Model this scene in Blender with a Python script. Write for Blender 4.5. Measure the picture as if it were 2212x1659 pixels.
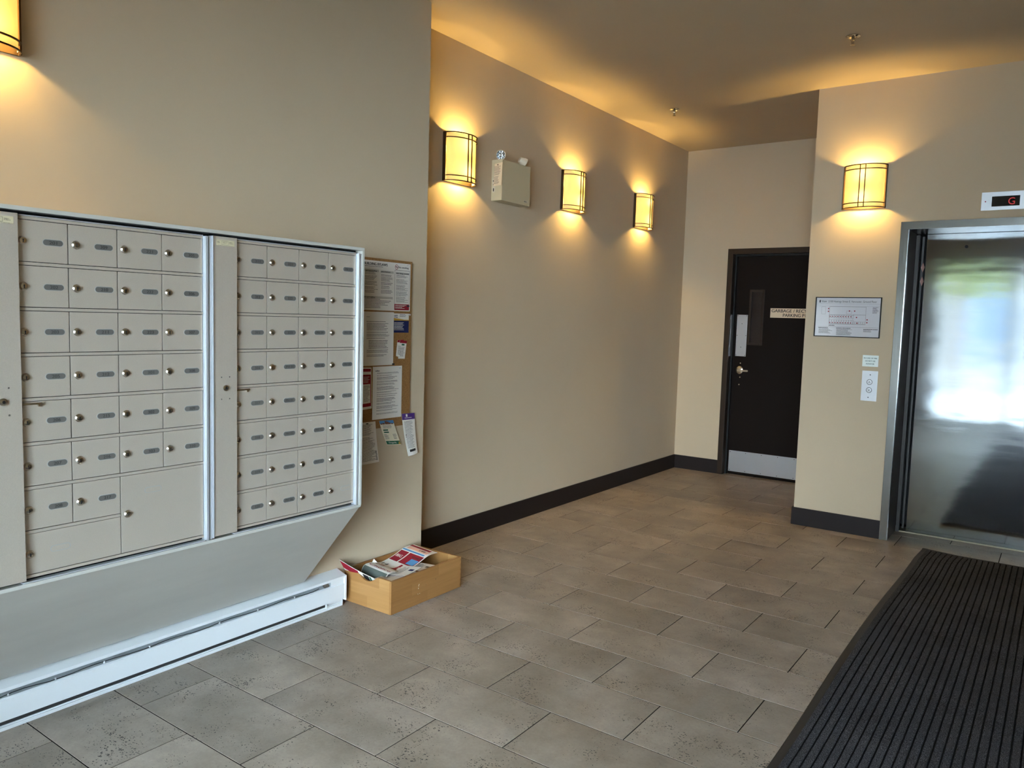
import bpy, bmesh, math, random
from mathutils import Vector, Matrix
R = math.radians
scene = bpy.context.scene
COL = scene.collection
for o in list(bpy.data.objects):
    bpy.data.objects.remove(o)

# ------------------------------------------------------------------ camera
CAM = Vector((1.4884, -2.0846, 1.4804)); YAW, PITCH, ROLL, FPX = -0.6215, -0.0851, 0.0296, 1673.2
fw = Vector((math.sin(YAW)*math.cos(PITCH), math.cos(YAW)*math.cos(PITCH), math.sin(PITCH)))
rt = Vector((math.cos(YAW), -math.sin(YAW), 0)); up = rt.cross(fw)
r2 = rt*math.cos(ROLL)+up*math.sin(ROLL); u2 = up*math.cos(ROLL)-rt*math.sin(ROLL)
cd = bpy.data.cameras.new('camera'); cam = bpy.data.objects.new('camera', cd); COL.objects.link(cam)
cd.sensor_fit = 'HORIZONTAL'; cd.sensor_width = 36.0; cd.lens = FPX*36.0/2212.0; cd.clip_start = 0.05
m3 = Matrix((r2, u2, -fw)).transposed(); cam.matrix_world = Matrix.Translation(CAM) @ m3.to_4x4()
scene.camera = cam

# ------------------------------------------------------------------ world, sun, exposure
world = bpy.data.worlds.new('world'); scene.world = world; world.use_nodes = True
wn = world.node_tree.nodes; wl = world.node_tree.links
bgn = wn['Background']
tcw = wn.new('ShaderNodeTexCoord'); grw = wn.new('ShaderNodeSeparateXYZ'); rampw = wn.new('ShaderNodeValToRGB')
wl.new(tcw.outputs['Generated'], grw.inputs[0]); wl.new(grw.outputs['Z'], rampw.inputs['Fac']); wl.new(rampw.outputs['Color'], bgn.inputs['Color'])
rampw.color_ramp.elements[0].position = 0.0; rampw.color_ramp.elements[0].color = (0.76, 0.86, 1.0, 1)
rampw.color_ramp.elements[1].position = 0.7; rampw.color_ramp.elements[1].color = (0.60, 0.79, 1.0, 1)
bgn.inputs['Strength'].default_value = 20.0
sd = bpy.data.lights.new('sun', 'SUN'); sd.energy = 3.0; sd.angle = R(2); sd.color = (1.0, 0.93, 0.82)
sun = bpy.data.objects.new('sun', sd); COL.objects.link(sun); sun.location = (8, -12, 12)
sun.rotation_euler = Vector((0.75, 0.10, 0.85)).to_track_quat('Z', 'Y').to_euler()
scene.view_settings.view_transform = 'Standard'; scene.view_settings.look = 'None'
scene.view_settings.gamma = 1.0; scene.view_settings.use_curve_mapping = False
scene.view_settings.exposure = 1.35
try:
    scene.cycles.use_denoising = True; scene.cycles.sample_clamp_indirect = 6.0
    scene.cycles.max_bounces = 10; scene.cycles.diffuse_bounces = 5; scene.cycles.transparent_max_bounces = 12
    scene.cycles.caustics_reflective = False; scene.cycles.caustics_refractive = False
except Exception:
    pass

# ------------------------------------------------------------------ dimensions (metres)
H = 3.18
XM = -1.471      # mailbox wall
XH = -1.727      # hall wall
YC = 1.19        # outer corner between the two
YB = 5.305       # back wall
XE, YE = -0.103, 3.82   # elevator corner, elevator wall
XR, YF = 2.72, -3.6     # right wall, glazed front
TW, TD = 0.61, 0.3087   # floor tile
X0 = -1.065      # mailbox door plane

# ------------------------------------------------------------------ materials
def lin(c):
    def f(v):
        v /= 255.0
        return v/12.92 if v <= 0.04045 else ((v+0.055)/1.055)**2.4
    return (f(c[0]), f(c[1]), f(c[2]), 1.0)
MATS = {}
def mat(name, rgb, rough=0.6, metal=0.0, spec=0.5, **kw):
    if name in MATS: return MATS[name]
    m = bpy.data.materials.new(name); m.use_nodes = True
    b = m.node_tree.nodes['Principled BSDF']
    b.inputs['Base Color'].default_value = lin(rgb); b.inputs['Roughness'].default_value = rough
    b.inputs['Metallic'].default_value = metal; b.inputs['Specular IOR Level'].default_value = spec
    for k, v in kw.items(): b.inputs[k].default_value = v
    MATS[name] = m; return m
def nodes(m): return m.node_tree.nodes, m.node_tree.links, m.node_tree.nodes['Principled BSDF']
def noise(m, scale, detail=4, rough=0.55, vec=None, dims='3D'):
    n, l, b = nodes(m); t = n.new('ShaderNodeTexNoise'); t.noise_dimensions = dims
    t.inputs['Scale'].default_value = scale; t.inputs['Detail'].default_value = detail; t.inputs['Roughness'].default_value = rough
    if vec is not None: l.new(vec, t.inputs['Vector'])
    return t
def coord(m, which='Object', scale=None):
    n, l, b = nodes(m); t = n.new('ShaderNodeTexCoord')
    if scale is None: return t.outputs[which]
    mp = n.new('ShaderNodeMapping'); l.new(t.outputs[which], mp.inputs['Vector']); mp.inputs['Scale'].default_value = scale
    return mp.outputs[0]
def ramp(m, fac, stops):
    n, l, b = nodes(m); r = n.new('ShaderNodeValToRGB'); e = r.color_ramp.elements
    while len(e) > 1: e.remove(e[-1])
    e[0].position, e[0].color = stops[0]
    for p, c in stops[1:]:
        k = e.new(p); k.color = c
    l.new(fac, r.inputs['Fac']); return r.outputs['Color']
def bump(m, height, strength=0.2, dist=0.002):
    n, l, b = nodes(m); k = n.new('ShaderNodeBump'); k.inputs['Strength'].default_value = strength; k.inputs['Distance'].default_value = dist
    l.new(height, k.inputs['Height']); l.new(k.outputs[0], b.inputs['Normal'])
def mix(m, a, bb, fac, mode='MIX'):
    n, l, b = nodes(m); k = n.new('ShaderNodeMix'); k.data_type = 'RGBA'; k.blend_type = mode
    def s(i, v):
        if isinstance(v, (tuple, list)): k.inputs[i].default_value = v
        else: l.new(v, k.inputs[i])
    s(6, a); s(7, bb)
    if isinstance(fac, (int, float)): k.inputs[0].default_value = fac
    else: l.new(fac, k.inputs[0])
    return k.outputs[2]
W1 = (1, 1, 1, 1); B0 = (0, 0, 0, 1)

def wall_paint(name, rgb):
    m = mat(name, rgb, 0.68, spec=0.2); n, l, b = nodes(m)
    v = coord(m)
    t = noise(m, 1.3, 3, vec=v); c = lin(rgb)
    l.new(ramp(m, t.outputs['Fac'], [(0.3, (c[0]*.965, c[1]*.965, c[2]*.96, 1)), (0.7, (c[0]*1.02, c[1]*1.02, c[2]*1.02, 1))]), b.inputs['Base Color'])
    t2 = noise(m, 260, 3, vec=v); bump(m, t2.outputs['Fac'], 0.12, 0.0012)
    return m
M_wall = wall_paint('wall_paint', (196, 179, 153))
M_ceil = wall_paint('ceiling_paint', (194, 178, 154))

M_grout = mat('grout', (26, 21, 20), 0.95, spec=0.05)
def tile_material():
    m = mat('stone_tile', (140, 132, 122), 0.42, spec=0.45); n, l, b = nodes(m)
    tc = n.new('ShaderNodeTexCoord'); oi = n.new('ShaderNodeObjectInfo')
    mul = n.new('ShaderNodeMath'); mul.operation = 'MULTIPLY'; mul.inputs[1].default_value = 97.0; l.new(oi.outputs['Random'], mul.inputs[0])
    add = n.new('ShaderNodeVectorMath'); add.operation = 'ADD'; l.new(tc.outputs['Object'], add.inputs[0]); l.new(mul.outputs[0], add.inputs[1])
    v = add.outputs[0]
    t1 = noise(m, 3.2, 6, 0.6, v)
    base = ramp(m, t1.outputs['Fac'], [(0.28, lin((124, 113, 101))), (0.5, lin((152, 140, 127))), (0.72, lin((178, 165, 152)))])
    t2 = noise(m, 90, 4, 0.7, v)
    base = mix(m, base, ramp(m, t2.outputs['Fac'], [(0.3, (.8, .8, .8, 1)), (0.7, (1.12, 1.12, 1.12, 1))]), 0.55, 'MULTIPLY')
    tv = ramp(m, oi.outputs['Random'], [(0.0, (.93, .93, .94, 1)), (1.0, (1.05, 1.04, 1.03, 1))])
    base = mix(m, base, tv, 1.0, 'MULTIPLY')
    # small dark pits in drifting clusters
    vo = n.new('ShaderNodeTexVoronoi'); vo.inputs['Scale'].default_value = 205; vo.inputs['Randomness'].default_value = 1.0
    sc = n.new('ShaderNodeVectorMath'); sc.operation = 'MULTIPLY'; sc.inputs[1].default_value = (0.62, 1.0, 1.0); td = noise(m, 160, 2, 0.5, v); dsv = n.new('ShaderNodeVectorMath'); dsv.operation = 'MULTIPLY_ADD'; dsv.inputs[1].default_value = (0.006, 0.006, 0.006)
    l.new(td.outputs['Color'], dsv.inputs[0]); l.new(v, dsv.inputs[2]); l.new(dsv.outputs[0], sc.inputs[0])
    l.new(sc.outputs[0], vo.inputs['Vector'])
    sep = n.new('ShaderNodeSeparateColor'); l.new(vo.outputs['Color'], sep.inputs[0])
    t3 = noise(m, 7.5, 3, 0.6, v)
    # radius grows with cluster noise
    thr = n.new('ShaderNodeMapRange'); thr.inputs['From Min'].default_value = 0.40; thr.inputs['From Max'].default_value = 0.68
    thr.inputs['To Min'].default_value = 0.06; thr.inputs['To Max'].default_value = 0.68; l.new(t3.outputs['Fac'], thr.inputs['Value'])
    rad = n.new('ShaderNodeMath'); rad.operation = 'MULTIPLY'; l.new(thr.outputs[0], rad.inputs[0]); l.new(sep.outputs[0], rad.inputs[1])
    lt = n.new('ShaderNodeMath'); lt.operation = 'LESS_THAN'; l.new(vo.outputs['Distance'], lt.inputs[0]); l.new(rad.outputs[0], lt.inputs[1])
    sel = n.new('ShaderNodeMath'); sel.operation = 'GREATER_THAN'; sel.inputs[1].default_value = 0.45; l.new(sep.outputs[1], sel.inputs[0])
    pit = n.new('ShaderNodeMath'); pit.operation = 'MULTIPLY'; l.new(lt.outputs[0], pit.inputs[0]); l.new(sel.outputs[0], pit.inputs[1])
    l.new(mix(m, base, lin((48, 42, 39)), pit.outputs[0]), b.inputs['Base Color'])
    rr = ramp(m, t1.outputs['Fac'], [(0.3, (.36, .36, .36, 1)), (0.7, (.5, .5, .5, 1))]); l.new(rr, b.inputs['Roughness'])
    bump(m, t2.outputs['Fac'], 0.10, 0.001)
    return m
M_tile = tile_material()

def silver():
    m = mat('silver_enamel', (216, 205, 190), 0.38, metal=0.55); n, l, b = nodes(m)
    v = coord(m); t = noise(m, 420, 3, 0.7, v)
    c = lin((216, 205, 190))
    l.new(ramp(m, t.outputs['Fac'], [(0.3, (c[0]*.94, c[1]*.94, c[2]*.94, 1)), (0.7, (c[0]*1.05, c[1]*1.05, c[2]*1.05, 1))]), b.inputs['Base Color'])
    bump(m, t.outputs['Fac'], 0.05, 0.0006)
    return m
M_silver = silver()
M_channel = mat('aluminium_channel', (214, 218, 222), 0.34, metal=0.6)
M_gapshade = mat('gap_shade', (16, 15, 15), 0.9, spec=0.1)  # near-black paints the shade inside the door gaps and channel groove
M_nickel = mat('nickel', (206, 200, 188), 0.22, metal=1.0)
M_keyway = mat('keyway', (20, 18, 17), 0.6)
M_plate = mat('number_plate_grey', (100, 97, 92), 0.6, spec=0.15)
M_plate_edge = mat('plate_rim', (206, 206, 202), 0.4, metal=0.5)
M_ink = mat('black_ink', (30, 29, 30), 0.7)
M_softink = mat('grey_ink', (78, 76, 76), 0.75)
M_whitepaint = mat('white_enamel', (222, 226, 228), 0.38, spec=0.5)
def housing_paint():
    m = mat('pale_grey_paint', (186, 184, 176), 0.5, spec=0.4); n, l, b = nodes(m)
    v = coord(m, 'Object', (0.6, 0.6, 3.0)); t = noise(m, 3.0, 5, 0.6, v); c = lin((186, 184, 176))
    l.new(ramp(m, t.outputs['Fac'], [(0.35, (c[0]*.93, c[1]*.93, c[2]*.93, 1)), (0.65, (c[0]*1.02, c[1]*1.02, c[2]*1.02, 1))]), b.inputs['Base Color'])
    return m
M_housing = housing_paint()
M_base = mat('espresso_paint', (34, 28, 28), 0.5, spec=0.2)
M_door = mat('dark_brown_door', (22, 15, 13), 0.6, spec=0.12)
M_doorframe = mat('bronze_frame', (44, 33, 25), 0.45, spec=0.25)
M_black = mat('black', (10, 10, 10), 0.7)
M_paper = mat('white_paper', (226, 222, 214), 0.75, spec=0.2)
M_cream = mat('cream_paper', (232, 224, 200), 0.75, spec=0.2)
M_pink = mat('newsprint', (222, 212, 204), 0.8, spec=0.15)
M_red = mat('red_print', (142, 28, 44), 0.7, spec=0.2)
M_navy = mat('navy_print', (30, 38, 82), 0.7, spec=0.2)
M_gold = mat('gold_print', (190, 152, 62), 0.7, spec=0.2)
M_purple = mat('purple_print', (84, 54, 122), 0.7, spec=0.2)
M_green = mat('green_print', (42, 98, 74), 0.7, spec=0.2)
M_blue = mat('blue_print', (84, 140, 190), 0.7, spec=0.2)
M_olive = mat('olive_print', (96, 104, 98), 0.7, spec=0.2)
M_greyblock = mat('grey_print', (186, 182, 174), 0.75, spec=0.2)
M_peach = mat('peach_print', (232, 180, 160), 0.7, spec=0.2)
def cork():
    m = mat('cork', (150, 112, 70), 0.9, spec=0.1); n, l, b = nodes(m)
    t = noise(m, 240, 4, 0.7, coord(m))
    l.new(ramp(m, t.outputs['Fac'], [(0.3, lin((118, 84, 48))), (0.7, lin((168, 128, 82)))]), b.inputs['Base Color']); return m
M_cork = cork()
def wood(name, axis_long, c0, c1):
    m = mat(name, c0, 0.45, spec=0.35); n, l, b = nodes(m)
    tc = n.new('ShaderNodeTexCoord'); mp = n.new('ShaderNodeMapping'); l.new(tc.outputs['Object'], mp.inputs['Vector'])
    s = [60, 60, 60]; s[axis_long] = 2.5; mp.inputs['Scale'].default_value = s
    g = noise(m, 1.0, 5, 0.6, mp.outputs[0])
    sx = n.new('ShaderNodeSeparateXYZ'); l.new(tc.outputs['Object'], sx.inputs[0])
    # glued staves: bands in height, each a little different
    d = n.new('ShaderNodeMath'); d.operation = 'MULTIPLY'; d.inputs[1].default_value = 17.0; l.new(sx.outputs['Z'], d.inputs[0])
    fl = n.new('ShaderNodeMath'); fl.operation = 'FLOOR'; l.new(d.outputs[0], fl.inputs[0])
    e = n.new('ShaderNodeMath'); e.operation = 'MULTIPLY'; e.inputs[1].default_value = 3.1; l.new(sx.outputs['XYZ'[axis_long]], e.inputs[0])
    off = n.new('ShaderNodeMath'); off.operation = 'MULTIPLY'; off.inputs[1].default_value = 0.37; l.new(fl.outputs[0], off.inputs[0])
    e2 = n.new('ShaderNodeMath'); e2.operation = 'ADD'; l.new(e.outputs[0], e2.inputs[0]); l.new(off.outputs[0], e2.inputs[1])
    fl2 = n.new('ShaderNodeMath'); fl2.operation = 'FLOOR'; l.new(e2.outputs[0], fl2.inputs[0])
    cb = n.new('ShaderNodeCombineXYZ'); l.new(fl.outputs[0], cb.inputs[0]); l.new(fl2.outputs[0], cb.inputs[1])
    wnz = n.new('ShaderNodeTexWhiteNoise'); wnz.noise_dimensions = '3D'; l.new(cb.outputs[0], wnz.inputs['Vector'])
    base = ramp(m, wnz.outputs['Value'], [(0.0, lin(c0)), (1.0, lin(c1))])
    l.new(mix(m, base, ramp(m, g.outputs['Fac'], [(0.3, (.86, .84, .8, 1)), (0.7, (1.06, 1.06, 1.05, 1))]), 0.8, 'MULTIPLY'), b.inputs['Base Color'])
    return m
M_wood_y = wood('birch_long', 1, (146, 103, 58), (162, 118, 70))
M_wood_x = wood('birch_short', 0, (152, 109, 62), (174, 131, 80))
M_endgrain = mat('end_grain', (142, 98, 54), 0.6)
def steel(name, rgb, rough, sx, amp):
    m = mat(name, rgb, rough, metal=1.0); n, l, b = nodes(m)
    v = coord(m, 'Object', sx); t = noise(m, 1.0, 3, 0.5, v)
    v2 = coord(m, 'Object', (1.2, 1.0, 3.4)); t2 = noise(m, 1.6, 2, 0.5, v2)
    ad = n.new('ShaderNodeMath'); ad.operation = 'MULTIPLY_ADD'; ad.inputs[1].default_value = 0.02
    l.new(t.outputs['Fac'], ad.inputs[0]); l.new(t2.outputs['Fac'], ad.inputs[2])
    bump(m, ad.outputs[0], amp, 0.02)
    l.new(ramp(m, t.outputs['Fac'], [(0.3, (rough*.85,)*3+(1,)), (0.7, (rough*1.15,)*3+(1,))]), b.inputs['Roughness'])
    return m
M_steel = steel('brushed_steel', (158, 160, 163), 0.095, (3, 3, 260), 0.08)
M_steel_jamb = steel('steel_jamb', (150, 150, 148), 0.22, (260, 260, 3), 0.06)
M_steel_plate = mat('satin_steel', (196, 198, 202), 0.36, metal=0.85)
M_panel_lt = mat('satin_faceplate', (206, 208, 212), 0.45, metal=0.35)
M_bronze = mat('lamp_bronze', (84, 66, 48), 0.4, metal=0.7)
M_beigebox = mat('beige_enamel', (196, 184, 152), 0.5, spec=0.4)
M_beigehead = mat('offwhite_plastic', (204, 194, 172), 0.42)
M_mirrorlens = mat('lamp_reflector', (220, 224, 228), 0.1, metal=1.0)
M_chrome = mat('chrome', (210, 205, 195), 0.12, metal=1.0)
M_brass = mat('satin_nickel_warm', (190, 176, 150), 0.3, metal=1.0)
M_rubber = mat('mat_rubber', (44, 42, 40), 0.6)
def carpet():
    m = mat('mat_carpet', (44, 44, 46), 0.95, spec=0.1); n, l, b = nodes(m)
    v = coord(m); t = noise(m, 420, 3, 0.7, v); t2 = noise(m, 3, 3, 0.6, v)
    c = ramp(m, t.outputs['Fac'], [(0.36, lin((30, 30, 33))), (0.52, lin((60, 60, 64))), (0.68, lin((146, 146, 152)))])
    c = mix(m, c, ramp(m, t2.outputs['Fac'], [(0.35, (.82, .82, .82, 1)), (0.65, (1.12, 1.12, 1.12, 1))]), 1.0, 'MULTIPLY')
    l.new(c, b.inputs['Base Color']); bump(m, t.outputs['Fac'], 0.6, 0.004); return m
M_carpet = carpet()
M_ledred = mat('led_red', (120, 20, 20), 0.5, **{'Emission Color': (0.5, 0.02, 0.02, 1), 'Emission Strength': 0.25})
M_screen = mat('dark_screen', (12, 10, 10), 0.15)
def glass_pane():
    m = bpy.data.materials.new('window_glass'); m.use_nodes = True; n = m.node_tree.nodes; l = m.node_tree.links
    n.remove(n['Principled BSDF']); t = n.new('ShaderNodeBsdfTransparent'); g = n.new('ShaderNodeBsdfGlossy'); g.inputs['Roughness'].default_value = 0.02
    t.inputs['Color'].default_value = (0.93, 0.96, 0.95, 1)
    f = n.new('ShaderNodeFresnel'); f.inputs['IOR'].default_value = 1.45; mx = n.new('ShaderNodeMixShader')
    l.new(f.outputs[0], mx.inputs[0]); l.new(t.outputs[0], mx.inputs[1]); l.new(g.outputs[0], mx.inputs[2])
    l.new(mx.outputs[0], n['Material Output'].inputs['Surface']); return m
M_glass = glass_pane()
def shade_mat():
    m = bpy.data.materials.new('frosted_shade'); m.use_nodes = True; n = m.node_tree.nodes; l = m.node_tree.links
    n.remove(n['Principled BSDF']); a = n.new('ShaderNodeBsdfTranslucent'); a.inputs['Color'].default_value = (0.092, 0.080, 0.049, 1)
    d = n.new('ShaderNodeBsdfDiffuse'); d.inputs['Color'].default_value = (0.66, 0.60, 0.46, 1)
    mx = n.new('ShaderNodeMixShader'); mx.inputs[0].default_value = 0.5
    l.new(a.outputs[0], mx.inputs[1]); l.new(d.outputs[0], mx.inputs[2]); l.new(mx.outputs[0], n['Material Output'].inputs['Surface']); return m
M_shade = shade_mat()
def emit(name, col, s):
    m = bpy.data.materials.new(name); m.use_nodes = True; n = m.node_tree.nodes; l = m.node_tree.links
    n.remove(n['Principled BSDF']); e = n.new('ShaderNodeEmission'); e.inputs['Color'].default_value = col; e.inputs['Strength'].default_value = s
    l.new(e.outputs[0], n['Material Output'].inputs['Surface']); return m
M_bulb = emit('bulb_glow', (1.0, 0.645, 0.19, 1), 480.0)
M_leaf = mat('leaf', (112, 122, 62), 0.6, **{'Transmission Weight': 0.0})
M_bark = mat('bark', (92, 78, 64), 0.9)
M_concrete = mat('pavement_concrete', (148, 145, 140), 0.85)
M_asphalt = mat('asphalt', (96, 96, 98), 0.9)
M_facade = mat('facade_render', (98, 97, 92), 0.85)
M_alu = mat('window_bronze', (92, 84, 74), 0.45, metal=0.5)

# ------------------------------------------------------------------ mesh builder
ORG = {}
class MB:
    def __init__(s): s.v = []; s.f = []; s.mi = []; s.marks = []
    def mark(s): s.marks.append((len(s.v), len(s.f)))
    def add(s, vs, fs, mi=0):
        k = len(s.v); s.v += [Vector(p) for p in vs]
        for f in fs: s.f.append([i+k for i in f]); s.mi.append(mi)
        return s
    def box(s, x0, x1, y0, y1, z0, z1, mi=0, b=0.0):
        if b <= 0:
            return s.add([(x0,y0,z0),(x1,y0,z0),(x1,y1,z0),(x0,y1,z0),(x0,y0,z1),(x1,y0,z1),(x1,y1,z1),(x0,y1,z1)],
                         [(0,3,2,1),(4,5,6,7),(0,1,5,4),(1,2,6,5),(2,3,7,6),(3,0,4,7)], mi)
        bm = bmesh.new(); bmesh.ops.create_cube(bm, size=1)
        for v in bm.verts: v.co = Vector(((x0+x1)/2+v.co.x*(x1-x0), (y0+y1)/2+v.co.y*(y1-y0), (z0+z1)/2+v.co.z*(z1-z0)))
        bmesh.ops.bevel(bm, geom=list(bm.edges), offset=b, segments=2, profile=0.7, affect='EDGES')
        return s.bm(bm, mi)
    def bm(s, bm, mi=0, M=None):
        bm.verts.ensure_lookup_table(); bm.verts.index_update()
        s.add([(M @ v.co) if M else v.co.copy() for v in bm.verts], [[v.index for v in f.verts] for f in bm.faces], mi); bm.free(); return s
    def prism(s, pts, d0, d1, fr, mi=0):
        # pts (a,b) polygon in frame fr=(origin, A, B, N), extruded along N from d0 to d1
        o, A, B, N = fr; n = len(pts)
        vs = [o+A*p[0]+B*p[1]+N*d0 for p in pts]+[o+A*p[0]+B*p[1]+N*d1 for p in pts]
        return s.add(vs, [list(range(n))[::-1], list(range(n, 2*n))]+[(i, (i+1) % n, n+(i+1) % n, n+i) for i in range(n)], mi)
    def quad(s, fr, a0, a1, b0, b1, d=0.0, mi=0):
        o, A, B, N = fr
        return s.add([o+A*a0+B*b0+N*d, o+A*a1+B*b0+N*d, o+A*a1+B*b1+N*d, o+A*a0+B*b1+N*d], [(0, 1, 2, 3)], mi)
    def cyl(s, p0, p1, r0, r1=None, n=16, mi=0, caps=True):
        p0, p1 = Vector(p0), Vector(p1); r1 = r0 if r1 is None else r1
        d = (p1-p0).normalized(); a = d.orthogonal().normalized(); b = d.cross(a)
        vs = [p0+(a*math.cos(t)+b*math.sin(t))*r0 for t in [2*math.pi*i/n for i in range(n)]]
        vs += [p1+(a*math.cos(t)+b*math.sin(t))*r1 for t in [2*math.pi*i/n for i in range(n)]]
        fs = [(i, (i+1) % n, n+(i+1) % n, n+i) for i in range(n)]
        if caps: fs += [list(range(n))[::-1], list(range(n, 2*n))]
        return s.add(vs, fs, mi)
    def lathe(s, o, axis, prof, n=20, mi=0, caps=True):
        # prof: (dist along axis, radius)
        o = Vector(o); d = Vector(axis).normalized(); a = d.orthogonal().normalized(); b = d.cross(a)
        vs = []
        for h, r in prof: vs += [o+d*h+(a*math.cos(t)+b*math.sin(t))*max(r, 1e-5) for t in [2*math.pi*i/n for i in range(n)]]
        fs = []
        for k in range(len(prof)-1):
            for i in range(n): fs.append((k*n+i, k*n+(i+1) % n, (k+1)*n+(i+1) % n, (k+1)*n+i))
        if caps: fs.append(list(range(n))[::-1]); fs.append([(len(prof)-1)*n+i for i in range(n)])
        return s.add(vs, fs, mi)
    def tube(s, pts, r, n=6, mi=0):
        pts = [Vector(p) for p in pts]; vs = []; N = len(pts); prev = None
        for i, p in enumerate(pts):
            d = (pts[min(i+1, N-1)]-pts[max(i-1, 0)]).normalized()
            a = d.orthogonal().normalized() if prev is None else (prev-d*prev.dot(d)).normalized()
            prev = a; b = d.cross(a)
            vs += [p+(a*math.cos(2*math.pi*k/n)+b*math.sin(2*math.pi*k/n))*r for k in range(n)]
        fs = [(i*n+k, i*n+(k+1) % n, (i+1)*n+(k+1) % n, (i+1)*n+k) for i in range(N-1) for k in range(n)]
        fs += [list(range(n))[::-1], [(N-1)*n+k for k in range(n)]]
        return s.add(vs, fs, mi)
    def mesh(s, name, mats, org=Vector((0, 0, 0)), smooth=False):
        me = bpy.data.meshes.new(name); me.from_pydata([tuple(v-org) for v in s.v], [], s.f)
        for m in (mats if isinstance(mats, (list, tuple)) else [mats]): me.materials.append(m)
        me.polygons.foreach_set('material_index', s.mi)
        if smooth:
            me.polygons.foreach_set('use_smooth', [True]*len(me.polygons))
            me.update()
            try: me.set_sharp_from_angle(angle=R(35))
            except Exception: pass
        me.update(); return me

def tag(o, label=None, cat=None, group=None, kind=None):
    if label: o['label'] = label
    if cat: o['category'] = cat
    if group: o['group'] = group
    if kind: o['kind'] = kind
    return o
def each(name, mbs, mats, parent=None, smooth=False): return [obj(name, m, mats, parent, smooth) for m in mbs]
def obj(name, mb, mats, parent=None, smooth=False):
    if len(mb.marks) > 1 and parent is not None and name != 'print':
        ends = mb.marks[1:]+[(len(mb.v), len(mb.f))]; o = None
        for (v0, f0), (v1, f1) in zip(mb.marks, ends):
            q = MB(); q.v = mb.v[v0:v1]; q.f = [[i-v0 for i in f] for f in mb.f[f0:f1]]; q.mi = mb.mi[f0:f1]
            if q.f: o = obj(name, q, mats, parent, smooth)
        return o
    if parent is not None: org = ORG[parent.name]
    else:
        xs = [v.x for v in mb.v]; ys = [v.y for v in mb.v]; zs = [v.z for v in mb.v]
        org = Vector(((min(xs)+max(xs))/2, (min(ys)+max(ys))/2, min(zs)))
    me = mb.mesh(name, mats, org, smooth); o = bpy.data.objects.new(name, me); COL.objects.link(o)
    if name in ('print', 'white_print', 'plan_drawing', 'red_marks'): o['kind'] = 'stuff'
    if parent is not None: o.parent = parent
    else: o.location = org
    ORG[o.name] = org; return o
def inst(name, me, pos, parent=None):
    o = bpy.data.objects.new(name, me); COL.objects.link(o); pos = Vector(pos)
    if parent is not None: o.parent = parent; o.location = pos-ORG[parent.name]
    else: o.location = pos
    ORG[o.name] = pos; return o
def thing(name, loc, label, cat, group=None):
    o = bpy.data.objects.new(name, None); COL.objects.link(o); o.location = loc; o.empty_display_size = 0.05
    ORG[o.name] = Vector(loc); return tag(o, label, cat, group)
def struct(name, mb, mats): return tag(obj(name, mb, mats), kind='structure')

# frames (origin, right, up, normal) for things on walls
V = Vector
def FX(x): return (V((x, 0, 0)), V((0, 1, 0)), V((0, 0, 1)), V((1, 0, 0)))     # wall facing +x: a = y, b = z
def FY(y): return (V((0, y, 0)), V((1, 0, 0)), V((0, 0, 1)), V((0, -1, 0)))    # wall facing -y: a = x, b = z
TXT = {}
def text_geo(s):
    if s not in TXT:
        c = bpy.data.curves.new('t', 'FONT'); c.body = s; c.size = 1.0; c.resolution_u = 3
        o = bpy.data.objects.new('t', c); COL.objects.link(o)
        dg = bpy.context.evaluated_depsgraph_get(); me = bpy.data.meshes.new_from_object(o.evaluated_get(dg))
        vs = [v.co.copy() for v in me.vertices]; fs = [list(p.vertices) for p in me.polygons]
        bpy.data.objects.remove(o); bpy.data.curves.remove(c); bpy.data.meshes.remove(me)
        TXT[s] = (vs, fs)
    return TXT[s]
def put_text(mb, s, fr, a, b, height, width=None, d=0.0006, align='L', mi=0, fn=None, bold=0.0):
    vs, fs = text_geo(s)
    if not vs: return mb
    mb.mark()
    x0 = min(v.x for v in vs); x1 = max(v.x for v in vs)
    ky = height/0.70; kx = ky if width is None else width/(x1-x0)
    w = (x1-x0)*kx; off = {'L': 0, 'C': -w/2, 'R': -w}[align]
    for q in ((0,) if not bold else (-bold, bold)):
        pts = [(a+off+(v.x-x0)*kx+q, b+v.y*ky) for v in vs]
        if fn: mb.add([fn(p[0], p[1], d) for p in pts], fs, mi)
        else:
            o, A, B, N = fr
            mb.add([o+A*p[0]+B*p[1]+N*(d+q*0.01) for p in pts], fs, mi)
    return mb
def put_lines(mb, fr, a0, a1, b0, b1, n, seed, d=0.0006, mi=0, fn=None, thick=0.36, ragged=0.35):
    # n lines of fine print as short word strokes
    rg = random.Random(seed); pitch = (b1-b0)/n
    for i in range(n):
        bt = b1-pitch*i; h = pitch*thick; a = a0; end = a1-(a1-a0)*ragged*rg.random()
        while a < end-0.002:
            w = min(rg.uniform(0.003, 0.012), end-a)
            if fn: mb.add([fn(a, bt-h, d), fn(a+w, bt-h, d), fn(a+w, bt, d), fn(a, bt, d)], [(0, 1, 2, 3)], mi)
            else: mb.quad(fr, a, a+w, bt-h, bt, d, mi)
            a += w+0.0013
    return mb

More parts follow.
